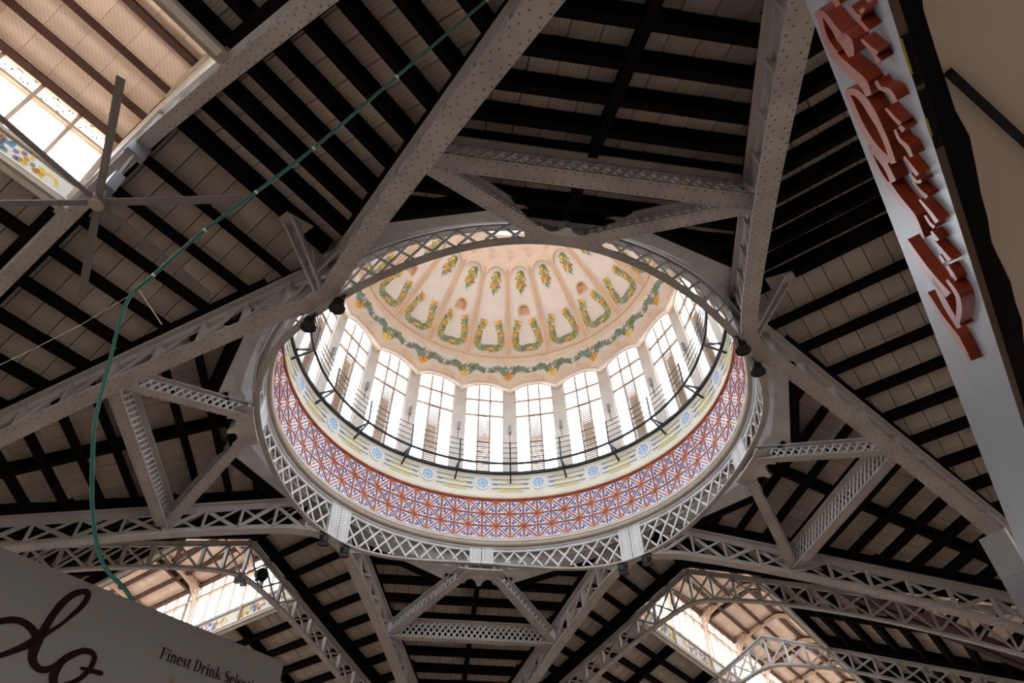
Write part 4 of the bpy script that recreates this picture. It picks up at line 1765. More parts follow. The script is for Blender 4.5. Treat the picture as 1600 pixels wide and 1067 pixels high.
# ------------------------------------------------------------------ floodlights under the ring
def floodlight(az, label):
    root = empty('floodlight', label=label, cat='floodlight', group='floodlights under the dome ring')
    a = az * D2R
    mb = MB()
    rows = []
    for r, z in ((0.013, -0.012), (0.019, -0.018), (0.020, -0.040), (0.026, -0.052)):
        rows.append([Vector(pz(az, 1.0, z)) + Vector((r * math.cos(q * PI / 5), r * math.sin(q * PI / 5), 0)) for q in range(10)])
    mb.grid(rows, 0, True)
    mb.face(rows[0])
    mb.build('housing', M['black'], root)
    mb = MB()
    mb.face([p + Vector((0, 0, 0.004)) for p in rows[-1]])
    mb.build('lens', M['lens'], root)
    mb = MB()
    e = Vector((math.cos(a), -math.sin(a), 0)) * 0.024
    c = Vector(pz(az, 1.0, 0))
    for s in (-1, 1):
        mb.beam(c + e * s + Vector((0, 0, -0.034)), c + e * s + Vector((0, 0, -0.001)), 0.006, 0.004)
    mb.beam(c - e * 1.1 + Vector((0, 0, -0.002)), c + e * 1.1 + Vector((0, 0, -0.002)), 0.008, 0.005)
    mb.build('yoke', M['iron'], root)
    return root


NEAR = {45: 'lower right', -45: 'lower left', -135: 'upper left', 135: 'upper right'}
for a0 in (45, -45, -135, 135):
    for d in (-3.7, 3.7):
        first = (a0 in (45, -45) and d < 0) or (a0 in (-135, 135) and d < 0)
        if a0 == -45:
            which = 'farther left' if d < 0 else 'nearer middle'
        elif a0 == 45:
            which = 'nearer middle' if d < 0 else 'farther right'
        elif a0 == -135:
            which = 'higher' if d < 0 else 'lower'
        else:
            which = 'lower' if d < 0 else 'higher'
        floodlight(a0 + d, 'black floodlight under the ring\'s %s knee, the %s of two' % (NEAR[a0], which))

# speaker and lamp on the truss above the taupe sign (arm at azimuth -45)
sp = empty('speaker', rz=PI / 2, label='round black horn speaker on the gabled truss above the taupe sign', cat='speaker')
mb = MB()
cx = Vector(armp(1.628, 0.078, 0.062))
ax = Vector(armp(-1, 0, -0.35)).normalized()
e1 = Vector(armp(0, 1, 0)).normalized()
e2 = ax.cross(e1)
rows = []
for d, r in ((-0.03, 0.022), (0.0, 0.030), (0.014, 0.034), (0.014, 0.026), (0.004, 0.012)):
    rows.append([cx + ax * d + e1 * (r * math.cos(q * PI / 7)) + e2 * (r * math.sin(q * PI / 7)) for q in range(14)])
mb.grid(rows, 0, True)
mb.face(rows[-1])
mb.face(rows[0][::-1])
mb.build('horn', M['black'], sp)
mb = MB()
mb.beam(cx - ax * 0.02, Vector(armp(1.664, 0.078, 0.04)), 0.012, 0.012)
mb.build('bracket', M['iron'], sp)
fl = empty('spotlight', rz=PI / 2, label='small grey spotlight clamped under the gabled truss, left of the round speaker', cat='spotlight')
mb = MB()
mb.beam(armp(1.64, -0.02, -0.008), armp(1.62, -0.045, -0.016), 0.04, 0.026)
mb.beam(armp(1.655, 0.02, -0.006), armp(1.65, 0.0, -0.012), 0.026, 0.018)
mb.build('lamp_head', M['steel'], fl)
mb = MB()
mb.beam(armp(1.645, -0.02, 0.006), armp(1.66, -0.02, 0.03), 0.008, 0.008)
mb.beam(armp(1.652, 0.012, 0.0), armp(1.662, 0.012, 0.03), 0.006, 0.006)
mb.build('clamp', M['iron'], fl)

# ------------------------------------------------------------------ big ceiling fan under the upper left truss
HUB = (-1.1755, -1.1831, -0.255)
fan = empty('ceiling_fan', loc=(HUB[0] * SC, HUB[1] * SC, HUB[2] * SC + Z0), label='large grey six-bladed ceiling fan hanging at upper left below the glazed lantern', cat='fan')
mb = MB()
rows = [[(r * math.cos(q * PI / 8), r * math.sin(q * PI / 8), z) for q in range(16)] for r, z in ((0.018, 0.0), (0.020, 0.004), (0.020, 0.022), (0.010, 0.030), (0.010, 0.05))]
mb.grid(rows, 0, True)
mb.face(rows[0][::-1])
mb.face(rows[-1])
mb.build('hub', M['blade'], fan)
mb = MB()
rows = [[(r * math.cos(q * PI / 8), r * math.sin(q * PI / 8), z) for q in range(16)] for r, z in ((0.016, -0.003), (0.018, 0.001))]
mb.grid(rows, 0, True)
mb.face(rows[0][::-1])
mb.build('hub_cover', M['cornice'], fan)
mb = MB()
mb.beam((0, 0, 0.05), (0, 0, 0.285), 0.008, 0.008, up=(0, 1, 0))
mb.build('down_rod', M['steel'], fan)
mb = MB()
mb.beam((0, 0, 0.060), (0, 0, 0.125), 0.034, 0.026, up=(S2, S2, 0))
mb.build('motor_bracket', M['steel'], fan)
mb = MB()
mb.beam((0, 0, 0.235), (0, 0, 0.285), 0.050, 0.020, up=(S2, -S2, 0))
mb.build('truss_clamp', M['steel'], fan)
bl = None
for k in range(6):
    g = (51 + 60 * k) * D2R
    if bl is None:
        mb = MB()
        mb.prism([(0.018, -0.008, 0.012), (0.06, -0.009, 0.012), (0.34, -0.011, 0.016), (0.34, 0.008, 0.012), (0.06, 0.008, 0.008), (0.018, 0.008, 0.010)], (0, 0, 0.003))
        bl = mb.build('blade', M['blade'], fan)
        o = bl
    else:
        o = bl.copy()
        COL.objects.link(o)
        o.parent = fan
    o.rotation_euler = (0, 0, g)

# ------------------------------------------------------------------ green cable
GX = Vector((CAM.x, CAM.y, 1.6))


def at(v, d):
    return GX + Vector(v) * d


cab = empty('cable', loc=(0, 0, 0), label='thick green cable slung across the upper left and hanging down behind the taupe sign', cat='cable')
CP = [((0.08, 0.29, 1.10), 4.75), ((0.03, 0.33, 1.066), 4.6), ((-0.088, 0.43, 0.992), 4.4), ((-0.197, 0.523, 0.922), 4.2), ((-0.273, 0.581, 0.879), 4.05), ((-0.341, 0.632, 0.842), 3.9),
      ((-0.408, 0.69, 0.798), 3.75), ((-0.437, 0.715, 0.78), 3.68), ((-0.449, 0.744, 0.754), 3.62), ((-0.459, 0.793, 0.71), 3.5), ((-0.47, 0.849, 0.659), 3.4), ((-0.47, 0.884, 0.627), 3.35),
      ((-0.461, 0.95, 0.563), 3.3), ((-0.439, 1.001, 0.511), 3.25), ((-0.393, 1.032, 0.475), 3.2), ((-0.35, 1.06, 0.40), 3.2), ((-0.33, 1.08, 0.2), 3.2), ((-0.33, 1.09, -0.45), 3.2)]
P = [at(v, d) for v, d in CP]


def smooth(P, m=5):
    out = []
    for i in range(len(P) - 1):
        p0, p1, p2, p3 = P[max(i - 1, 0)], P[i], P[i + 1], P[min(i + 2, len(P) - 1)]
        for k in range(m):
            t = k / m
            out.append(0.5 * ((2 * p1) + (p2 - p0) * t + (2 * p0 - 5 * p1 + 4 * p2 - p3) * t * t + (3 * p1 - p0 - 3 * p2 + p3) * t ** 3))
    out.append(P[-1])
    return out


mb = MB()
mb.tube(smooth(P), 0.0098, 8)
mb.build('sheath', M['hose'], cab, unit=1, smooth=True)
mb = MB()
for i in range(1, 7):
    d = (P[i + 1] - P[i]).normalized()
    mb.tube([P[i] - d * 0.007, P[i] + d * 0.007], 0.0118, 8)
mb.build('clips', M['rod'], cab, unit=1, kind='stuff')
mb = MB()
mb.tube([at((-0.426, 0.708, 0.783), 3.70), at((-0.411, 0.723, 0.77), 3.68), at((-0.392, 0.745, 0.755), 3.66)], 0.003, 6)
mb.build('loose_tie', M['rod'], cab, unit=1)
wv = empty('wire', loc=(0, 0, 0), label='thin pale wire running from the bend of the green cable to the left edge', cat='wire')
mb = MB()
RT_ = lambda x, y: Vector(CR[0]) * ((x - 800) / 1076.326) + Vector(CR[1]) * ((y - 533.5) / 1076.326) + Vector(CR[2])
mb.tube([P[7], at((-0.500, 0.750, 0.742), 3.6), at((-0.566, 0.785, 0.716), 3.5), at((-0.66, 0.83, 0.678), 3.4), at((-0.80, 0.90, 0.62), 3.3)], 0.0015, 5)
mb.build('strand', M['rod'], wv, unit=1)

# ------------------------------------------------------------------ stall signs: their faces run along azimuth 45 deg
GU = Vector((S2, S2, 0))
NRV = Vector((S2, -S2, 0))
NLV = Vector((-S2, S2, 0))


def sp_(u, n, z, N):
    return Vector((CAM.x, CAM.y, 0)) + GU * u + N * n + Vector((0, 0, z))


def box3(mb, u0, u1, n0, n1, z0, z1, N, mi=0):
    mb.hexa([sp_(u0, n0, z0, N), sp_(u1, n0, z0, N), sp_(u1, n1, z0, N), sp_(u0, n1, z0, N), sp_(u0, n0, z1, N), sp_(u1, n0, z1, N), sp_(u1, n1, z1, N), sp_(u0, n1, z1, N)], mi)


sg = empty('sign_board', loc=(0, 0, 0), label='taupe stall sign at lower left with dark script and the words Finest Drink', cat='sign')
mb = MB()
box3(mb, -0.7, 1.465, 2.0, 2.05, 1.55, 2.54, NLV)
mb.build('board', M['sign'], sg, unit=1)
for u in (-0.6, 1.40):
    mb = MB()
    box3(mb, u, u + 0.05, 2.05, 2.10, 0.0, 2.5, NLV)
    mb.build('post', M['iron'], sg, unit=1)
SCRIPT={
'loop' : [[(0.643, 2.293), (0.646, 2.296), (0.651, 2.299), (0.657, 2.303), (0.663, 2.307), (0.669, 2.312), (0.674, 2.316), (0.68, 2.321), (0.685, 2.325), (0.69, 2.329), (0.694, 2.332), (0.698, 2.335), (0.703, 2.339), (0.706, 2.344), (0.71, 2.349), (0.713, 2.354), (0.716, 2.359), (0.719, 2.364), (0.722, 2.37), (0.726, 2.375), (0.729, 2.381), (0.733, 2.387), (0.738, 2.394), (0.742, 2.4), (0.747, 2.407), (0.751, 2.414), (0.756, 2.422), (0.76, 2.429), (0.764, 2.437), (0.769, 2.445), (0.774, 2.454), (0.778, 2.462), (0.782, 2.471), (0.785, 2.479), (0.787, 2.486), (0.788, 2.494), (0.789, 2.5), (0.789, 2.506), (0.787, 2.512), (0.784, 2.517), (0.779, 2.521), (0.773, 2.523), (0.767, 2.522), (0.762, 2.52), (0.757, 2.517), (0.751, 2.514), (0.745, 2.51), (0.739, 2.505), (0.733, 2.498), (0.728, 2.491), (0.723, 2.482), (0.719, 2.473), (0.715, 2.464), (0.712, 2.454), (0.71, 2.443), (0.708, 2.433), (0.706, 2.423), (0.705, 2.414), (0.704, 2.405), (0.703, 2.397), (0.702, 2.389), (0.701, 2.382), (0.7, 2.375), (0.699, 2.369), (0.699, 2.363), (0.699, 2.357), (0.699, 2.351), (0.699, 2.345), (0.699, 2.339), (0.701, 2.333), (0.702, 2.327), (0.705, 2.321), (0.708, 2.315), (0.712, 2.309), (0.717, 2.305), (0.721, 2.301), (0.726, 2.299), (0.731, 2.296), (0.737, 2.294), (0.743, 2.293), (0.749, 2.293), (0.755, 2.294), (0.761, 2.295), (0.766, 2.298), (0.771, 2.301), (0.775, 2.306), (0.779, 2.311), (0.782, 2.315), (0.784, 2.318)], [(0.635, 2.302), (0.638, 2.305), (0.643, 2.309), (0.648, 2.313), (0.653, 2.317), (0.658, 2.322), (0.663, 2.327), (0.668, 2.332), (0.673, 2.337), (0.677, 2.341), (0.68, 2.345), (0.683, 2.348), (0.686, 2.352), (0.689, 2.356), (0.692, 2.361), (0.696, 2.366), (0.7, 2.371), (0.704, 2.375), (0.709, 2.38), (0.714, 2.384), (0.719, 2.389), (0.724, 2.394), (0.729, 2.4), (0.734, 2.406), (0.739, 2.412), (0.743, 2.419), (0.747, 2.426), (0.751, 2.434), (0.754, 2.442), (0.758, 2.45), (0.762, 2.459), (0.766, 2.468), (0.769, 2.476), (0.77, 2.483), (0.772, 2.49), (0.772, 2.496), (0.772, 2.501), (0.772, 2.504), (0.771, 2.507), (0.771, 2.507), (0.772, 2.507), (0.773, 2.507), (0.772, 2.507), (0.769, 2.506), (0.765, 2.504), (0.761, 2.501), (0.756, 2.497), (0.752, 2.493), (0.748, 2.488), (0.744, 2.481), (0.74, 2.474), (0.737, 2.465), (0.734, 2.457), (0.731, 2.448), (0.729, 2.438), (0.727, 2.428), (0.726, 2.419), (0.725, 2.41), (0.724, 2.402), (0.724, 2.393), (0.723, 2.386), (0.723, 2.378), (0.723, 2.372), (0.723, 2.365), (0.724, 2.359), (0.724, 2.354), (0.724, 2.348), (0.724, 2.344), (0.725, 2.339), (0.725, 2.334), (0.726, 2.329), (0.727, 2.325), (0.728, 2.323), (0.729, 2.32), (0.731, 2.318), (0.733, 2.316), (0.736, 2.314), (0.739, 2.312), (0.741, 2.311), (0.744, 2.31), (0.747, 2.309), (0.749, 2.309), (0.753, 2.31), (0.756, 2.311), (0.76, 2.313), (0.763, 2.316), (0.767, 2.319), (0.77, 2.323), (0.773, 2.326)]] ,
'arch' : [[(0.606, 2.363), (0.61, 2.366), (0.616, 2.369), (0.622, 2.373), (0.627, 2.375), (0.631, 2.377), (0.635, 2.379), (0.638, 2.38), (0.641, 2.381), (0.645, 2.382), (0.649, 2.382), (0.654, 2.382), (0.658, 2.382), (0.663, 2.381), (0.668, 2.379), (0.673, 2.377), (0.678, 2.375), (0.683, 2.372), (0.688, 2.368), (0.694, 2.364), (0.698, 2.361)], [(0.597, 2.375), (0.601, 2.378), (0.606, 2.381), (0.612, 2.385), (0.618, 2.389), (0.622, 2.391), (0.626, 2.393), (0.631, 2.395), (0.636, 2.396), (0.641, 2.397), (0.646, 2.398), (0.652, 2.399), (0.658, 2.398), (0.664, 2.398), (0.671, 2.396), (0.677, 2.395), (0.685, 2.392), (0.692, 2.389), (0.699, 2.385), (0.706, 2.382), (0.71, 2.379)]] ,
'ring' : [[(0.806, 2.276), (0.804, 2.279), (0.801, 2.284), (0.798, 2.288), (0.797, 2.292), (0.795, 2.296), (0.794, 2.301), (0.794, 2.307), (0.794, 2.312), (0.794, 2.317), (0.795, 2.322), (0.796, 2.327), (0.798, 2.332), (0.801, 2.337), (0.805, 2.342), (0.81, 2.347), (0.814, 2.351), (0.819, 2.356), (0.823, 2.36), (0.828, 2.364), (0.832, 2.366), (0.837, 2.367), (0.841, 2.368), (0.846, 2.368), (0.849, 2.368), (0.852, 2.367), (0.853, 2.366), (0.855, 2.364), (0.857, 2.362), (0.857, 2.359), (0.858, 2.355), (0.857, 2.35), (0.857, 2.345), (0.856, 2.34), (0.855, 2.336), (0.854, 2.332), (0.852, 2.328), (0.849, 2.323), (0.846, 2.318), (0.843, 2.312), (0.839, 2.308), (0.835, 2.304), (0.831, 2.3), (0.827, 2.297), (0.823, 2.294), (0.819, 2.291), (0.814, 2.289), (0.81, 2.287), (0.807, 2.285)], [(0.788, 2.267), (0.786, 2.27), (0.782, 2.275), (0.778, 2.281), (0.774, 2.288), (0.772, 2.295), (0.771, 2.302), (0.771, 2.309), (0.772, 2.315), (0.773, 2.322), (0.775, 2.329), (0.777, 2.335), (0.781, 2.341), (0.785, 2.347), (0.79, 2.353), (0.795, 2.358), (0.8, 2.363), (0.806, 2.368), (0.812, 2.372), (0.818, 2.376), (0.824, 2.38), (0.832, 2.382), (0.839, 2.383), (0.846, 2.383), (0.853, 2.382), (0.859, 2.379), (0.864, 2.375), (0.868, 2.371), (0.87, 2.366), (0.872, 2.36), (0.872, 2.354), (0.871, 2.348), (0.871, 2.343), (0.87, 2.337), (0.868, 2.332), (0.867, 2.327), (0.864, 2.322), (0.862, 2.317), (0.858, 2.311), (0.854, 2.305), (0.85, 2.3), (0.845, 2.296), (0.841, 2.292), (0.836, 2.288), (0.831, 2.285), (0.826, 2.282), (0.821, 2.28), (0.817, 2.278), (0.814, 2.276)]] ,
'tail' : [[(0.84, 2.329), (0.843, 2.328), (0.848, 2.328), (0.853, 2.328), (0.86, 2.328), (0.868, 2.328), (0.879, 2.329), (0.889, 2.329), (0.896, 2.329)], [(0.839, 2.335), (0.842, 2.336), (0.846, 2.337), (0.852, 2.338), (0.858, 2.338), (0.867, 2.339), (0.877, 2.34), (0.887, 2.341), (0.894, 2.341)]] ,
}
strips = MB()
zoff = 0.0
for nm, (L, R_) in SCRIPT.items():
    zoff += 0.0004
    for i in range(len(L) - 1):
        q = [L[i], L[i + 1], R_[i + 1], R_[i]]
        strips.face([sp_(u, 1.999 - zoff, z, NLV) for u, z in q])
    for (u, z), (u2, z2) in ((L[0], R_[0]), (L[-1], R_[-1])):
        r = math.hypot(u - u2, z - z2) / 2
        strips.face([sp_((u + u2) / 2 + r * math.cos(k * PI / 6), 1.9988 - zoff, (z + z2) / 2 + r * math.sin(k * PI / 6), NLV) for k in range(12)])
strips.build('script_lettering', M['ink'], sg, unit=1)


# serif lettering: every glyph is (advance, strokes); a stroke is points with widths
def arc(cx, cy, rx_, ry_, a0, a1, n=9):
    return [(cx + rx_ * math.cos((a0 + (a1 - a0) * k / n) * D2R), cy + ry_ * math.sin((a0 + (a1 - a0) * k / n) * D2R)) for k in range(n + 1)]


def ser(x, y, w=0.26):
    return ([(x - w / 2, y), (x + w / 2, y)], [0.035, 0.035])


def stem(x, y0, y1, w=0.125):
    return ([(x, y0), (x, y1)], [w, w])


XH = 0.47
GLY = {
    'F': (0.56, [stem(0.16, 0, 0.7), ser(0.16, 0.017, 0.28), ([(0.04, 0.683), (0.52, 0.683)], [0.035, 0.035]), ([(0.505, 0.69), (0.52, 0.50)], [0.07, 0.015]), ([(0.16, 0.36), (0.38, 0.36)], [0.035, 0.035]), ([(0.38, 0.47), (0.38, 0.25)], [0.03, 0.03])]),
    'i': (0.29, [stem(0.15, 0, XH), ser(0.15, 0.017), ([(0.03, 0.445), (0.15, 0.455)], [0.03, 0.04]), (arc(0.15, 0.63, 0.03, 0.03, 0, 360), [0.075] * 10)]),
    'n': (0.56, [stem(0.14, 0, XH), ser(0.14, 0.017, 0.24), stem(0.42, 0, 0.34), ser(0.42, 0.017, 0.24), ([(0.03, 0.445), (0.14, 0.455)], [0.03, 0.04]), ([(0.16, 0.33), (0.24, 0.43), (0.34, 0.455), (0.42, 0.33)], [0.04, 0.06, 0.08, 0.125])]),
    'e': (0.46, [([(0.06, 0.25), (0.41, 0.25)], [0.035, 0.035]), (arc(0.235, 0.235, 0.165, 0.22, 5, 90), [0.09] * 9 + [0.04]), (arc(0.235, 0.235, 0.165, 0.22, 90, 270), [0.04, 0.07, 0.1, 0.125, 0.13, 0.13, 0.125, 0.1, 0.08, 0.06]), (arc(0.235, 0.235, 0.175, 0.22, 270, 325), [0.06] * 6 + [0.04, 0.03, 0.03, 0.02])]),
    's': (0.40, [([(0.34, 0.36), (0.30, 0.43), (0.20, 0.455), (0.10, 0.40), (0.11, 0.31), (0.21, 0.25), (0.31, 0.18), (0.31, 0.08), (0.20, 0.015), (0.10, 0.04), (0.05, 0.13)], [0.03, 0.04, 0.05, 0.085, 0.10, 0.12, 0.11, 0.085, 0.05, 0.04, 0.03])]),
    't': (0.33, [stem(0.14, 0.07, 0.58), ([(0.02, 0.445), (0.30, 0.445)], [0.04, 0.04]), ([(0.14, 0.09), (0.18, 0.025), (0.25, 0.02), (0.31, 0.07)], [0.125, 0.08, 0.05, 0.02])]),
    'D': (0.68, [stem(0.17, 0, 0.7), ser(0.17, 0.017, 0.30), ser(0.17, 0.683, 0.30), ([(0.17, 0.683), (0.32, 0.68), (0.46, 0.62), (0.54, 0.50), (0.56, 0.35), (0.54, 0.20), (0.46, 0.08), (0.32, 0.02), (0.17, 0.017)], [0.035, 0.04, 0.08, 0.125, 0.135, 0.125, 0.08, 0.04, 0.035])]),
    'r': (0.41, [stem(0.14, 0, XH), ser(0.14, 0.017, 0.26), ([(0.03, 0.445), (0.14, 0.455)], [0.03, 0.04]), ([(0.18, 0.34), (0.24, 0.43), (0.31, 0.45)], [0.03, 0.05, 0.06]), (arc(0.335, 0.405, 0.022, 0.022, 0, 360), [0.06] * 10)]),
    'k': (0.56, [stem(0.14, 0, 0.7), ser(0.14, 0.017, 0.24), ([(0.03, 0.675), (0.14, 0.685)], [0.03, 0.035]), ([(0.19, 0.22), (0.42, 0.45)], [0.035, 0.035]), ser(0.42, 0.453, 0.20), ([(0.26, 0.29), (0.47, 0.02)], [0.10, 0.12]), ser(0.45, 0.017, 0.22)]),
    'S': (0.52, [([(0.44, 0.50), (0.40, 0.63), (0.27, 0.69), (0.13, 0.61), (0.12, 0.48), (0.26, 0.38), (0.40, 0.29), (0.42, 0.14), (0.29, 0.015), (0.13, 0.05), (0.06, 0.20)], [0.03, 0.04, 0.06, 0.11, 0.13, 0.15, 0.14, 0.11, 0.06, 0.04, 0.03])]),
    'l': (0.29, [stem(0.15, 0, 0.7), ser(0.15, 0.017), ([(0.03, 0.675), (0.15, 0.685)], [0.03, 0.035])]),
    'c': (0.43, [(arc(0.235, 0.235, 0.165, 0.22, 50, 180), [0.03, 0.04, 0.05, 0.06, 0.08, 0.1, 0.12, 0.125, 0.13, 0.13]), (arc(0.235, 0.235, 0.165, 0.22, 180, 320), [0.13, 0.13, 0.12, 0.11, 0.09, 0.07, 0.05, 0.04, 0.03, 0.03]), (arc(0.345, 0.36, 0.02, 0.02, 0, 360), [0.06] * 10)]),
    'o': (0.48, [(arc(0.24, 0.235, 0.165, 0.22, 0, 180), [0.13, 0.12, 0.09, 0.06, 0.045, 0.045, 0.06, 0.09, 0.12, 0.13]), (arc(0.24, 0.235, 0.165, 0.22, 180, 360), [0.13, 0.12, 0.09, 0.06, 0.045, 0.045, 0.06, 0.09, 0.12, 0.13])]),
    'b': (0.50, [stem(0.12, 0, 0.7, 0.10), (arc(0.23, 0.23, 0.16, 0.21, -150, 150), [0.05, 0.06, 0.08, 0.1, 0.11, 0.11, 0.1, 0.08, 0.06, 0.05])]),
    'y': (0.50, [([(0.06, 0.46), (0.26, 0.05)], [0.10, 0.08]), ([(0.44, 0.46), (0.20, -0.12), (0.08, -0.18)], [0.07, 0.07, 0.06])]),
}


def lettering(text, u0, z0, size, squeeze, m, name, n, slant=0.0):
    u = u0
    mb = MB()
    lift = 0.0
    for ch in text:
        if ch == ' ':
            u += 0.24 * size * squeeze
            continue
        adv, st = GLY[ch]
        for pts, ws in st:
            lift += 0.00001
            for i in range(len(pts) - 1):
                (x0, y0), (x1, y1) = pts[i], pts[i + 1]
                L = math.hypot(x1 - x0, y1 - y0) or 1e-6
                tx, ty = (x1 - x0) / L, (y1 - y0) / L
                # keep the joints of curved strokes closed
                ex = 0.012 if len(pts) > 2 else 0
                a, b = ws[min(i, len(ws) - 1)] / 2, ws[min(i + 1, len(ws) - 1)] / 2
                q = [(x0 - tx * ex - ty * a, y0 - ty * ex + tx * a), (x0 - tx * ex + ty * a, y0 - ty * ex - tx * a), (x1 + tx * ex + ty * b, y1 + ty * ex - tx * b), (x1 + tx * ex - ty * b, y1 + ty * ex + tx * b)]
                mb.face([sp_(u + (x + slant * y) * size * squeeze, n - lift, z0 + y * size, NLV) for x, y in q])
        u += adv * size * squeeze
    mb.build(name, M[m], sg, unit=1)
    return u


FS = 0.047
natural = sum(GLY[c][0] if c != ' ' else 0.24 for c in 'Finest Drink')
lettering('Finest Drink Selection', 1.036, 2.419, FS, 0.212 / (natural * FS), 'ink', 'serif_lettering', 1.9985)
lettering('by', 1.084, 2.352, 0.047, 0.9, 'amber', 'amber_lettering', 1.9985, 0.2)

fs_ = empty('shop_sign', loc=(0, 0, 0), label='pale fascia board at right with raised red lettering', cat='sign')


def ftop(u):
    return 3.288 + 0.100 * u


def fbot(u):
    return 2.686 + 0.037 * u


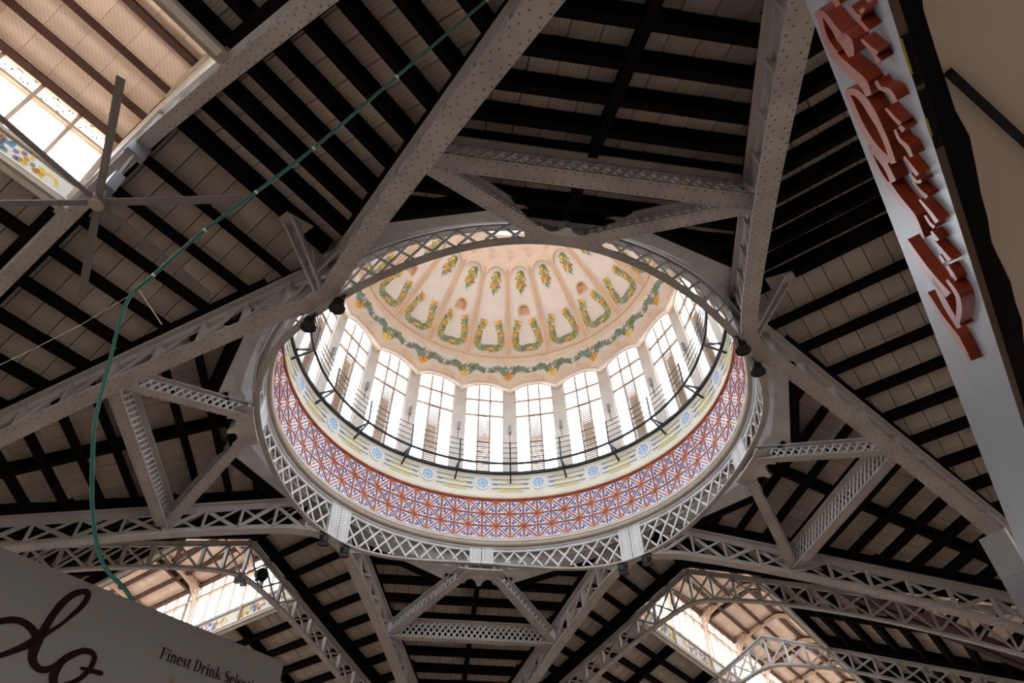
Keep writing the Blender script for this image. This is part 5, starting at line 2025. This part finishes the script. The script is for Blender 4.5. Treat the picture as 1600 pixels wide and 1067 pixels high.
mb = MB()
U = (-1.2, 7.5)
mb.hexa([sp_(U[0], 0.27, fbot(U[0]), NRV), sp_(U[1], 0.27, fbot(U[1]), NRV), sp_(U[1], 0.284, fbot(U[1]), NRV), sp_(U[0], 0.284, fbot(U[0]), NRV),
         sp_(U[0], 0.27, ftop(U[0]), NRV), sp_(U[1], 0.27, ftop(U[1]), NRV), sp_(U[1], 0.284, ftop(U[1]), NRV), sp_(U[0], 0.284, ftop(U[0]), NRV)])
mb.f, mb.m = mb.f, [1 if i == 0 else 0 for i in range(6)]
mb.build('fascia_board', [M['marble'], M['brownw']], fs_, unit=1)
BIG=[
[[(0.808, 3.149), (0.81, 3.146), (0.814, 3.144), (0.818, 3.141), (0.823, 3.14), (0.828, 3.142), (0.835, 3.145), (0.843, 3.149), (0.852, 3.152), (0.863, 3.157), (0.874, 3.162), (0.886, 3.165), (0.896, 3.166), (0.904, 3.161), (0.911, 3.153), (0.917, 3.145), (0.921, 3.141)], [(0.77, 3.072), (0.773, 3.072), (0.778, 3.072), (0.784, 3.073), (0.791, 3.074), (0.798, 3.079), (0.807, 3.084), (0.815, 3.09), (0.824, 3.095), (0.832, 3.097), (0.842, 3.098), (0.85, 3.099), (0.857, 3.096), (0.861, 3.087), (0.864, 3.075), (0.866, 3.062), (0.867, 3.053)]] ,
[[(0.802, 3.125), (0.798, 3.113), (0.793, 3.097), (0.789, 3.082), (0.788, 3.07), (0.789, 3.059), (0.793, 3.049), (0.797, 3.039), (0.802, 3.03), (0.808, 3.026), (0.815, 3.022), (0.821, 3.02), (0.827, 3.02)], [(0.776, 3.088), (0.772, 3.077), (0.766, 3.058), (0.76, 3.038), (0.758, 3.019), (0.759, 3.006), (0.762, 2.994), (0.766, 2.984), (0.769, 2.974), (0.769, 2.959), (0.769, 2.945), (0.769, 2.932), (0.767, 2.922)]] ,
[[(0.819, 3.016), (0.82, 3.011), (0.821, 3.006), (0.823, 3.001), (0.826, 3.0), (0.827, 2.991), (0.833, 2.984), (0.838, 2.978), (0.841, 2.971)], [(0.76, 2.923), (0.759, 2.916), (0.757, 2.905), (0.757, 2.894), (0.76, 2.885), (0.772, 2.89), (0.786, 2.899), (0.799, 2.908), (0.81, 2.917)]] ,
[[(0.932, 3.168), (0.932, 3.155), (0.932, 3.136), (0.931, 3.115), (0.929, 3.094), (0.927, 3.073), (0.925, 3.052), (0.923, 3.032), (0.921, 3.016), (0.918, 2.999), (0.915, 2.986), (0.914, 2.976), (0.914, 2.97), (0.916, 2.963), (0.922, 2.959), (0.928, 2.956), (0.931, 2.953)], [(0.877, 3.081), (0.875, 3.067), (0.874, 3.048), (0.872, 3.027), (0.869, 3.006), (0.867, 2.987), (0.864, 2.966), (0.861, 2.946), (0.858, 2.929), (0.857, 2.917), (0.856, 2.906), (0.857, 2.896), (0.859, 2.889), (0.867, 2.888), (0.878, 2.891), (0.888, 2.894), (0.896, 2.898)]] ,
[[(1.044, 3.174), (1.05, 3.173), (1.058, 3.171), (1.068, 3.169), (1.078, 3.167), (1.09, 3.166), (1.104, 3.166), (1.118, 3.165), (1.13, 3.162), (1.141, 3.157), (1.152, 3.15), (1.161, 3.142), (1.168, 3.132), (1.172, 3.118), (1.174, 3.103), (1.174, 3.087), (1.173, 3.07), (1.17, 3.051), (1.164, 3.031), (1.159, 3.013), (1.156, 3.002)], [(1.004, 3.112), (1.009, 3.11), (1.016, 3.107), (1.025, 3.105), (1.035, 3.102), (1.045, 3.1), (1.057, 3.098), (1.069, 3.096), (1.08, 3.092), (1.09, 3.086), (1.099, 3.078), (1.106, 3.07), (1.112, 3.059), (1.115, 3.047), (1.116, 3.032), (1.115, 3.017), (1.114, 3.002), (1.11, 2.985), (1.105, 2.966), (1.099, 2.949), (1.095, 2.937)]] ,
[[(1.037, 3.152), (1.026, 3.133), (1.012, 3.107), (1.0, 3.086), (0.993, 3.072), (0.99, 3.06), (0.987, 3.048), (0.986, 3.036), (0.987, 3.026), (0.989, 3.016), (0.994, 3.008), (1.0, 3.001), (1.006, 2.995), (1.01, 2.986), (1.015, 2.978), (1.02, 2.971), (1.026, 2.965), (1.034, 2.961), (1.043, 2.958), (1.052, 2.956), (1.064, 2.955), (1.08, 2.958), (1.1, 2.961), (1.119, 2.966), (1.133, 2.969)], [(1.009, 3.132), (0.998, 3.113), (0.981, 3.084), (0.963, 3.051), (0.947, 3.019), (0.939, 2.997), (0.935, 2.979), (0.933, 2.965), (0.933, 2.952), (0.935, 2.941), (0.939, 2.932), (0.945, 2.924), (0.95, 2.917), (0.957, 2.914), (0.966, 2.911), (0.974, 2.908), (0.984, 2.907), (0.992, 2.904), (1.001, 2.902), (1.011, 2.901), (1.023, 2.901), (1.038, 2.902), (1.057, 2.904), (1.074, 2.907), (1.086, 2.908)]] ,
[[(1.191, 3.144), (1.204, 3.151), (1.223, 3.161), (1.243, 3.171), (1.261, 3.177), (1.272, 3.175), (1.283, 3.171), (1.292, 3.165), (1.298, 3.156), (1.3, 3.142), (1.298, 3.124), (1.296, 3.108), (1.294, 3.096)], [(1.169, 3.113), (1.178, 3.115), (1.192, 3.119), (1.207, 3.123), (1.219, 3.123), (1.231, 3.123), (1.241, 3.12), (1.25, 3.115), (1.257, 3.109), (1.262, 3.099), (1.265, 3.087), (1.266, 3.075), (1.268, 3.067)]] ,
[[(1.199, 3.15), (1.2, 3.144), (1.202, 3.135), (1.204, 3.124), (1.205, 3.112), (1.206, 3.1), (1.206, 3.086), (1.208, 3.074), (1.212, 3.065), (1.219, 3.058), (1.23, 3.053), (1.242, 3.05), (1.25, 3.047)], [(1.168, 3.113), (1.167, 3.104), (1.167, 3.092), (1.166, 3.079), (1.165, 3.065), (1.162, 3.048), (1.157, 3.03), (1.154, 3.012), (1.154, 2.997), (1.162, 2.989), (1.173, 2.984), (1.184, 2.981), (1.191, 2.979)]] ,
[[(1.315, 3.128), (1.315, 3.118), (1.315, 3.105), (1.315, 3.09), (1.315, 3.078), (1.318, 3.072), (1.321, 3.068), (1.324, 3.063), (1.326, 3.053), (1.321, 3.033), (1.314, 3.009), (1.307, 2.987), (1.303, 2.971), (1.304, 2.963), (1.307, 2.959), (1.312, 2.956), (1.318, 2.954), (1.325, 2.947), (1.334, 2.941), (1.343, 2.935), (1.349, 2.93)], [(1.248, 3.053), (1.251, 3.047), (1.254, 3.038), (1.257, 3.027), (1.259, 3.018), (1.26, 3.01), (1.261, 3.003), (1.261, 2.996), (1.26, 2.985), (1.26, 2.972), (1.258, 2.954), (1.256, 2.937), (1.257, 2.925), (1.26, 2.917), (1.264, 2.914), (1.269, 2.913), (1.277, 2.911), (1.289, 2.911), (1.305, 2.911), (1.32, 2.912), (1.331, 2.913)]] ,
[[(1.568, 3.169), (1.577, 3.162), (1.587, 3.15), (1.598, 3.136), (1.606, 3.122), (1.615, 3.108), (1.623, 3.095), (1.628, 3.079), (1.629, 3.059), (1.617, 3.025), (1.6, 2.986), (1.584, 2.952), (1.573, 2.928)], [(1.521, 3.123), (1.521, 3.108), (1.523, 3.089), (1.525, 3.069), (1.526, 3.048), (1.526, 3.029), (1.525, 3.009), (1.523, 2.989), (1.517, 2.965), (1.511, 2.939), (1.501, 2.907), (1.49, 2.879), (1.484, 2.86)]] ,
[[(1.809, 3.173), (1.824, 3.166), (1.844, 3.153), (1.864, 3.137), (1.879, 3.119), (1.882, 3.097), (1.879, 3.072), (1.876, 3.048), (1.879, 3.028), (1.878, 3.004), (1.882, 2.981), (1.887, 2.961), (1.887, 2.946)], [(1.775, 3.144), (1.778, 3.127), (1.785, 3.104), (1.791, 3.078), (1.793, 3.053), (1.79, 3.028), (1.782, 3.001), (1.775, 2.974), (1.772, 2.951), (1.788, 2.939), (1.808, 2.928), (1.829, 2.921), (1.846, 2.917)]] ,
[[(1.601, 3.031), (1.618, 3.028), (1.641, 3.022), (1.667, 3.015), (1.688, 3.005), (1.701, 2.989), (1.711, 2.97), (1.718, 2.952), (1.723, 2.94)], [(1.536, 2.974), (1.548, 2.967), (1.565, 2.957), (1.584, 2.945), (1.599, 2.933), (1.614, 2.92), (1.627, 2.905), (1.637, 2.891), (1.645, 2.882)]] ,
[[(1.44, 2.863), (1.443, 2.856), (1.446, 2.843), (1.452, 2.832), (1.463, 2.828), (1.481, 2.832), (1.504, 2.841), (1.532, 2.854), (1.562, 2.869), (1.594, 2.885), (1.633, 2.906), (1.671, 2.928), (1.699, 2.944)], [(1.408, 2.837), (1.406, 2.825), (1.404, 2.809), (1.405, 2.794), (1.412, 2.785), (1.428, 2.786), (1.449, 2.792), (1.475, 2.801), (1.502, 2.813), (1.537, 2.831), (1.578, 2.853), (1.616, 2.875), (1.643, 2.89)]] ,
]
SMALL=[
[[(0.711, 2.968), (0.725, 2.961)], [(0.686, 2.919), (0.7, 2.912)]] ,
[[(0.688, 2.866), (0.691, 2.865), (0.695, 2.864), (0.699, 2.861), (0.701, 2.854), (0.699, 2.842), (0.695, 2.828), (0.69, 2.816), (0.688, 2.808)], [(0.673, 2.838), (0.675, 2.835), (0.678, 2.832), (0.68, 2.828), (0.681, 2.823), (0.68, 2.817), (0.678, 2.808), (0.676, 2.799), (0.674, 2.792)]] ,
[[(0.67, 2.789), (0.649, 2.757)], [(0.669, 2.801), (0.648, 2.768)]] ,
[[(0.706, 2.841), (0.711, 2.8)], [(0.689, 2.812), (0.695, 2.776)]] ,
[[(0.757, 2.865), (0.758, 2.859), (0.76, 2.851), (0.761, 2.841), (0.762, 2.831), (0.761, 2.82), (0.759, 2.809), (0.758, 2.8), (0.757, 2.793)], [(0.745, 2.847), (0.744, 2.839), (0.744, 2.827), (0.743, 2.815), (0.742, 2.804), (0.741, 2.793), (0.739, 2.783), (0.737, 2.773), (0.736, 2.766)]] ,
[[(0.771, 2.821), (0.78, 2.804)], [(0.753, 2.794), (0.757, 2.771)]] ,
[[(0.857, 2.875), (0.86, 2.875), (0.865, 2.874), (0.869, 2.871), (0.87, 2.863), (0.864, 2.847), (0.856, 2.83), (0.85, 2.816), (0.848, 2.809), (0.848, 2.802), (0.852, 2.796), (0.856, 2.792), (0.859, 2.788)], [(0.839, 2.847), (0.841, 2.845), (0.844, 2.843), (0.847, 2.839), (0.847, 2.834), (0.843, 2.826), (0.836, 2.812), (0.828, 2.794), (0.823, 2.778), (0.824, 2.769), (0.829, 2.764), (0.834, 2.76), (0.837, 2.758)]] ,
[[(0.924, 2.874), (0.925, 2.868), (0.927, 2.861), (0.929, 2.852), (0.93, 2.843), (0.93, 2.835), (0.93, 2.826), (0.929, 2.818), (0.929, 2.813)], [(0.908, 2.854), (0.908, 2.847), (0.908, 2.837), (0.909, 2.827), (0.908, 2.817), (0.908, 2.808), (0.906, 2.798), (0.905, 2.79), (0.904, 2.784)]] ,
[[(0.941, 2.824), (0.942, 2.805)], [(0.917, 2.797), (0.912, 2.772)]] ,
[[(0.974, 2.866), (0.979, 2.866), (0.987, 2.867), (0.994, 2.867), (0.999, 2.863), (1.001, 2.855), (0.999, 2.845), (0.998, 2.836), (0.999, 2.83), (1.002, 2.824), (1.006, 2.821), (1.011, 2.818), (1.014, 2.816)], [(0.958, 2.844), (0.962, 2.843), (0.967, 2.842), (0.973, 2.839), (0.976, 2.835), (0.975, 2.826), (0.972, 2.815), (0.968, 2.802), (0.967, 2.792), (0.972, 2.788), (0.978, 2.786), (0.985, 2.786), (0.989, 2.785)]] ,
[[(1.051, 2.871), (1.054, 2.866), (1.057, 2.859), (1.06, 2.851), (1.064, 2.844), (1.066, 2.838), (1.068, 2.832), (1.07, 2.828), (1.072, 2.824)], [(1.035, 2.853), (1.036, 2.846), (1.037, 2.836), (1.038, 2.826), (1.039, 2.818), (1.04, 2.81), (1.04, 2.802), (1.041, 2.796), (1.041, 2.791)]] ,
[[(1.105, 2.877), (1.107, 2.872), (1.109, 2.865), (1.11, 2.857), (1.107, 2.846), (1.096, 2.829), (1.083, 2.812), (1.072, 2.8), (1.066, 2.793)], [(1.088, 2.858), (1.087, 2.851), (1.087, 2.842), (1.086, 2.832), (1.083, 2.824), (1.08, 2.819), (1.074, 2.812), (1.065, 2.803), (1.059, 2.795)]] ,
[[(1.126, 2.872), (1.128, 2.868), (1.13, 2.861), (1.132, 2.852), (1.133, 2.844), (1.132, 2.835), (1.129, 2.826), (1.127, 2.819), (1.125, 2.814)], [(1.111, 2.857), (1.111, 2.85), (1.111, 2.841), (1.111, 2.83), (1.109, 2.821), (1.107, 2.811), (1.103, 2.802), (1.099, 2.793), (1.096, 2.786)]] ,
[[(1.127, 2.875), (1.128, 2.869), (1.129, 2.862), (1.13, 2.853), (1.131, 2.844), (1.131, 2.835), (1.13, 2.826), (1.129, 2.818), (1.129, 2.813)], [(1.112, 2.859), (1.112, 2.852), (1.111, 2.843), (1.11, 2.832), (1.109, 2.822), (1.106, 2.812), (1.103, 2.801), (1.1, 2.791), (1.098, 2.784)]] ,
[[(1.181, 2.875), (1.183, 2.868), (1.184, 2.858), (1.185, 2.847), (1.187, 2.837), (1.189, 2.827), (1.192, 2.818), (1.195, 2.81), (1.197, 2.805)], [(1.164, 2.858), (1.163, 2.848), (1.161, 2.835), (1.159, 2.822), (1.158, 2.809), (1.158, 2.797), (1.159, 2.786), (1.159, 2.776), (1.159, 2.769)]] ,
[[(1.236, 2.881), (1.24, 2.878), (1.244, 2.873), (1.248, 2.867), (1.25, 2.862), (1.249, 2.855), (1.246, 2.848), (1.243, 2.842), (1.242, 2.838)], [(1.218, 2.863), (1.219, 2.857), (1.221, 2.851), (1.223, 2.843), (1.223, 2.836), (1.22, 2.829), (1.216, 2.823), (1.212, 2.816), (1.208, 2.811)]] ,
[[(1.287, 2.878), (1.293, 2.849)], [(1.266, 2.859), (1.261, 2.82)]] ,
[[(1.325, 2.884), (1.327, 2.878), (1.328, 2.869), (1.329, 2.859), (1.33, 2.849), (1.332, 2.841), (1.333, 2.832), (1.335, 2.824), (1.337, 2.819)], [(1.305, 2.866), (1.303, 2.857), (1.301, 2.845), (1.298, 2.832), (1.296, 2.82), (1.294, 2.808), (1.292, 2.796), (1.29, 2.785), (1.288, 2.778)]] ,
[[(1.376, 2.886), (1.395, 2.875)], [(1.35, 2.863), (1.352, 2.837)]] ,
[[(1.383, 2.853), (1.388, 2.851), (1.394, 2.846), (1.4, 2.842), (1.406, 2.839), (1.409, 2.836), (1.412, 2.833), (1.415, 2.832), (1.417, 2.83)], [(1.352, 2.825), (1.353, 2.82), (1.355, 2.813), (1.357, 2.805), (1.359, 2.799), (1.364, 2.797), (1.368, 2.795), (1.372, 2.794), (1.375, 2.794)]] ,
]


def raised(strokes, name, dep):
    mb = MB()
    for (L, R_) in strokes:
        n = len(L)
        d = NRV * dep
        f0 = [[sp_(u, 0.2705 - dep, z, NRV) for u, z in L], [sp_(u, 0.2705 - dep, z, NRV) for u, z in R_]]
        for i in range(n - 1):
            a, b, c, e = f0[0][i], f0[0][i + 1], f0[1][i + 1], f0[1][i]
            mb.face([a, b, c, e], 0)
            mb.face([a, a + d, b + d, b], 1)
            mb.face([e, c, c + d, e + d], 1)
        mb.face([f0[0][0], f0[1][0], f0[1][0] + d, f0[0][0] + d], 1)
        mb.face([f0[0][-1], f0[0][-1] + d, f0[1][-1] + d, f0[1][-1]], 1)
    mb.build(name, [M['salmon'], M['red']], fs_, unit=1)


for idx in ((0, 1, 2, 3), (4, 5), (6, 7, 8), (9, 10, 11, 12)):
    raised([BIG[i] for i in idx], 'large_letter', 0.030)
for st in SMALL:
    raised([st], 'small_letter', 0.022)
# printed strip on the fascia's under edge
mb = MB()
for (u0, u1) in ((0.697, 0.80), (0.81, 0.945)):
    mb.face([sp_(u0, 0.2706, fbot(u0) - 0.001, NRV), sp_(u1, 0.2706, fbot(u1) - 0.001, NRV), sp_(u1, 0.2835, fbot(u1) - 0.001, NRV), sp_(u0, 0.2835, fbot(u0) - 0.001, NRV)], 0)
for (u0, u1) in ((0.700, 0.772), (0.87, 0.912)):
    mb.face([sp_(u0, 0.2685, fbot(u0) - 0.002, NRV), sp_(u1, 0.2685, fbot(u1) - 0.002, NRV), sp_(u1, 0.2725, fbot(u1) - 0.002, NRV), sp_(u0, 0.2725, fbot(u0) - 0.002, NRV)], 1)
mb.build('printed_strip', [M['shadow_print'], M['yprint']], fs_, unit=1)

aw = empty('stall_canopy', loc=(0, 0, 0), label='cream stall canopy underside at the right edge, behind the fascia', cat='canopy')
mb = MB()
box3(mb, -1.6, 7.0, 0.345, 3.2, 2.835, 2.86, NRV)
mb.build('canopy_sheet', M['soffit'], aw, unit=1)
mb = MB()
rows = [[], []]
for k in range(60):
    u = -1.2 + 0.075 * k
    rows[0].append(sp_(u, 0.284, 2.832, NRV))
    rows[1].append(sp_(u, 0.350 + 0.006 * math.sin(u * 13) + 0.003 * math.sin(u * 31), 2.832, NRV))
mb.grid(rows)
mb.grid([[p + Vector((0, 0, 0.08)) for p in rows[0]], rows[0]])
mb.build('shadow_strip', M['shadow_print'], aw, unit=1)  # wavy shadow along the canopy edge, built as a black strip
mb = MB()
mb.beam(sp_(0.885, 0.352, 2.822, NRV), sp_(2.2, 0.84, 2.822, NRV), 0.016, 0.014)
mb.build('canopy_arm', M['black'], aw, unit=1)
for (u, n) in ((-1.3, 0.6), (-1.3, 3.0), (6.8, 3.0), (6.8, 0.6)):
    mb = MB()
    box3(mb, u, u + 0.06, n, n + 0.06, 0.0, 2.84, NRV)
    mb.build('post', M['iron'], aw, unit=1)

# grey clad pillar behind the fascia
cl = empty('pillar', loc=(CAM.x + 4.198, CAM.y + 3.779, 0), label='grey sheet-clad square pillar at the right edge below the fascia', cat='pillar')
mb = MB()
a_, b_ = Vector((0.37, 0.29, 0)), Vector((-0.0915, 0.172, 0))
for (z0, z1, e) in ((0.0, 3.86, 0.0), (3.86, 3.885, -0.006), (3.885, 4.2, 0.0)):
    o0 = -(a_ + b_).normalized() * e * -1
    p = [Vector((0, 0, z0)), a_ + Vector((0, 0, z0)), a_ + b_ + Vector((0, 0, z0)), b_ + Vector((0, 0, z0))]
    mid = (p[0] + p[2]) / 2
    k = 1 + e * 3
    p = [mid + (q - mid) * k for q in p]
    mb.hexa(p + [q + Vector((0, 0, z1 - z0)) for q in p])
mb.build('cladding', M['clad'], cl, unit=1)
mb = MB()
mb.beam((-0.002, -0.002, 0), (-0.002, -0.002, 4.2), 0.012, 0.012, up=(1, 0, 0))
mb.build('corner_strip', M['rod'], cl, unit=1)
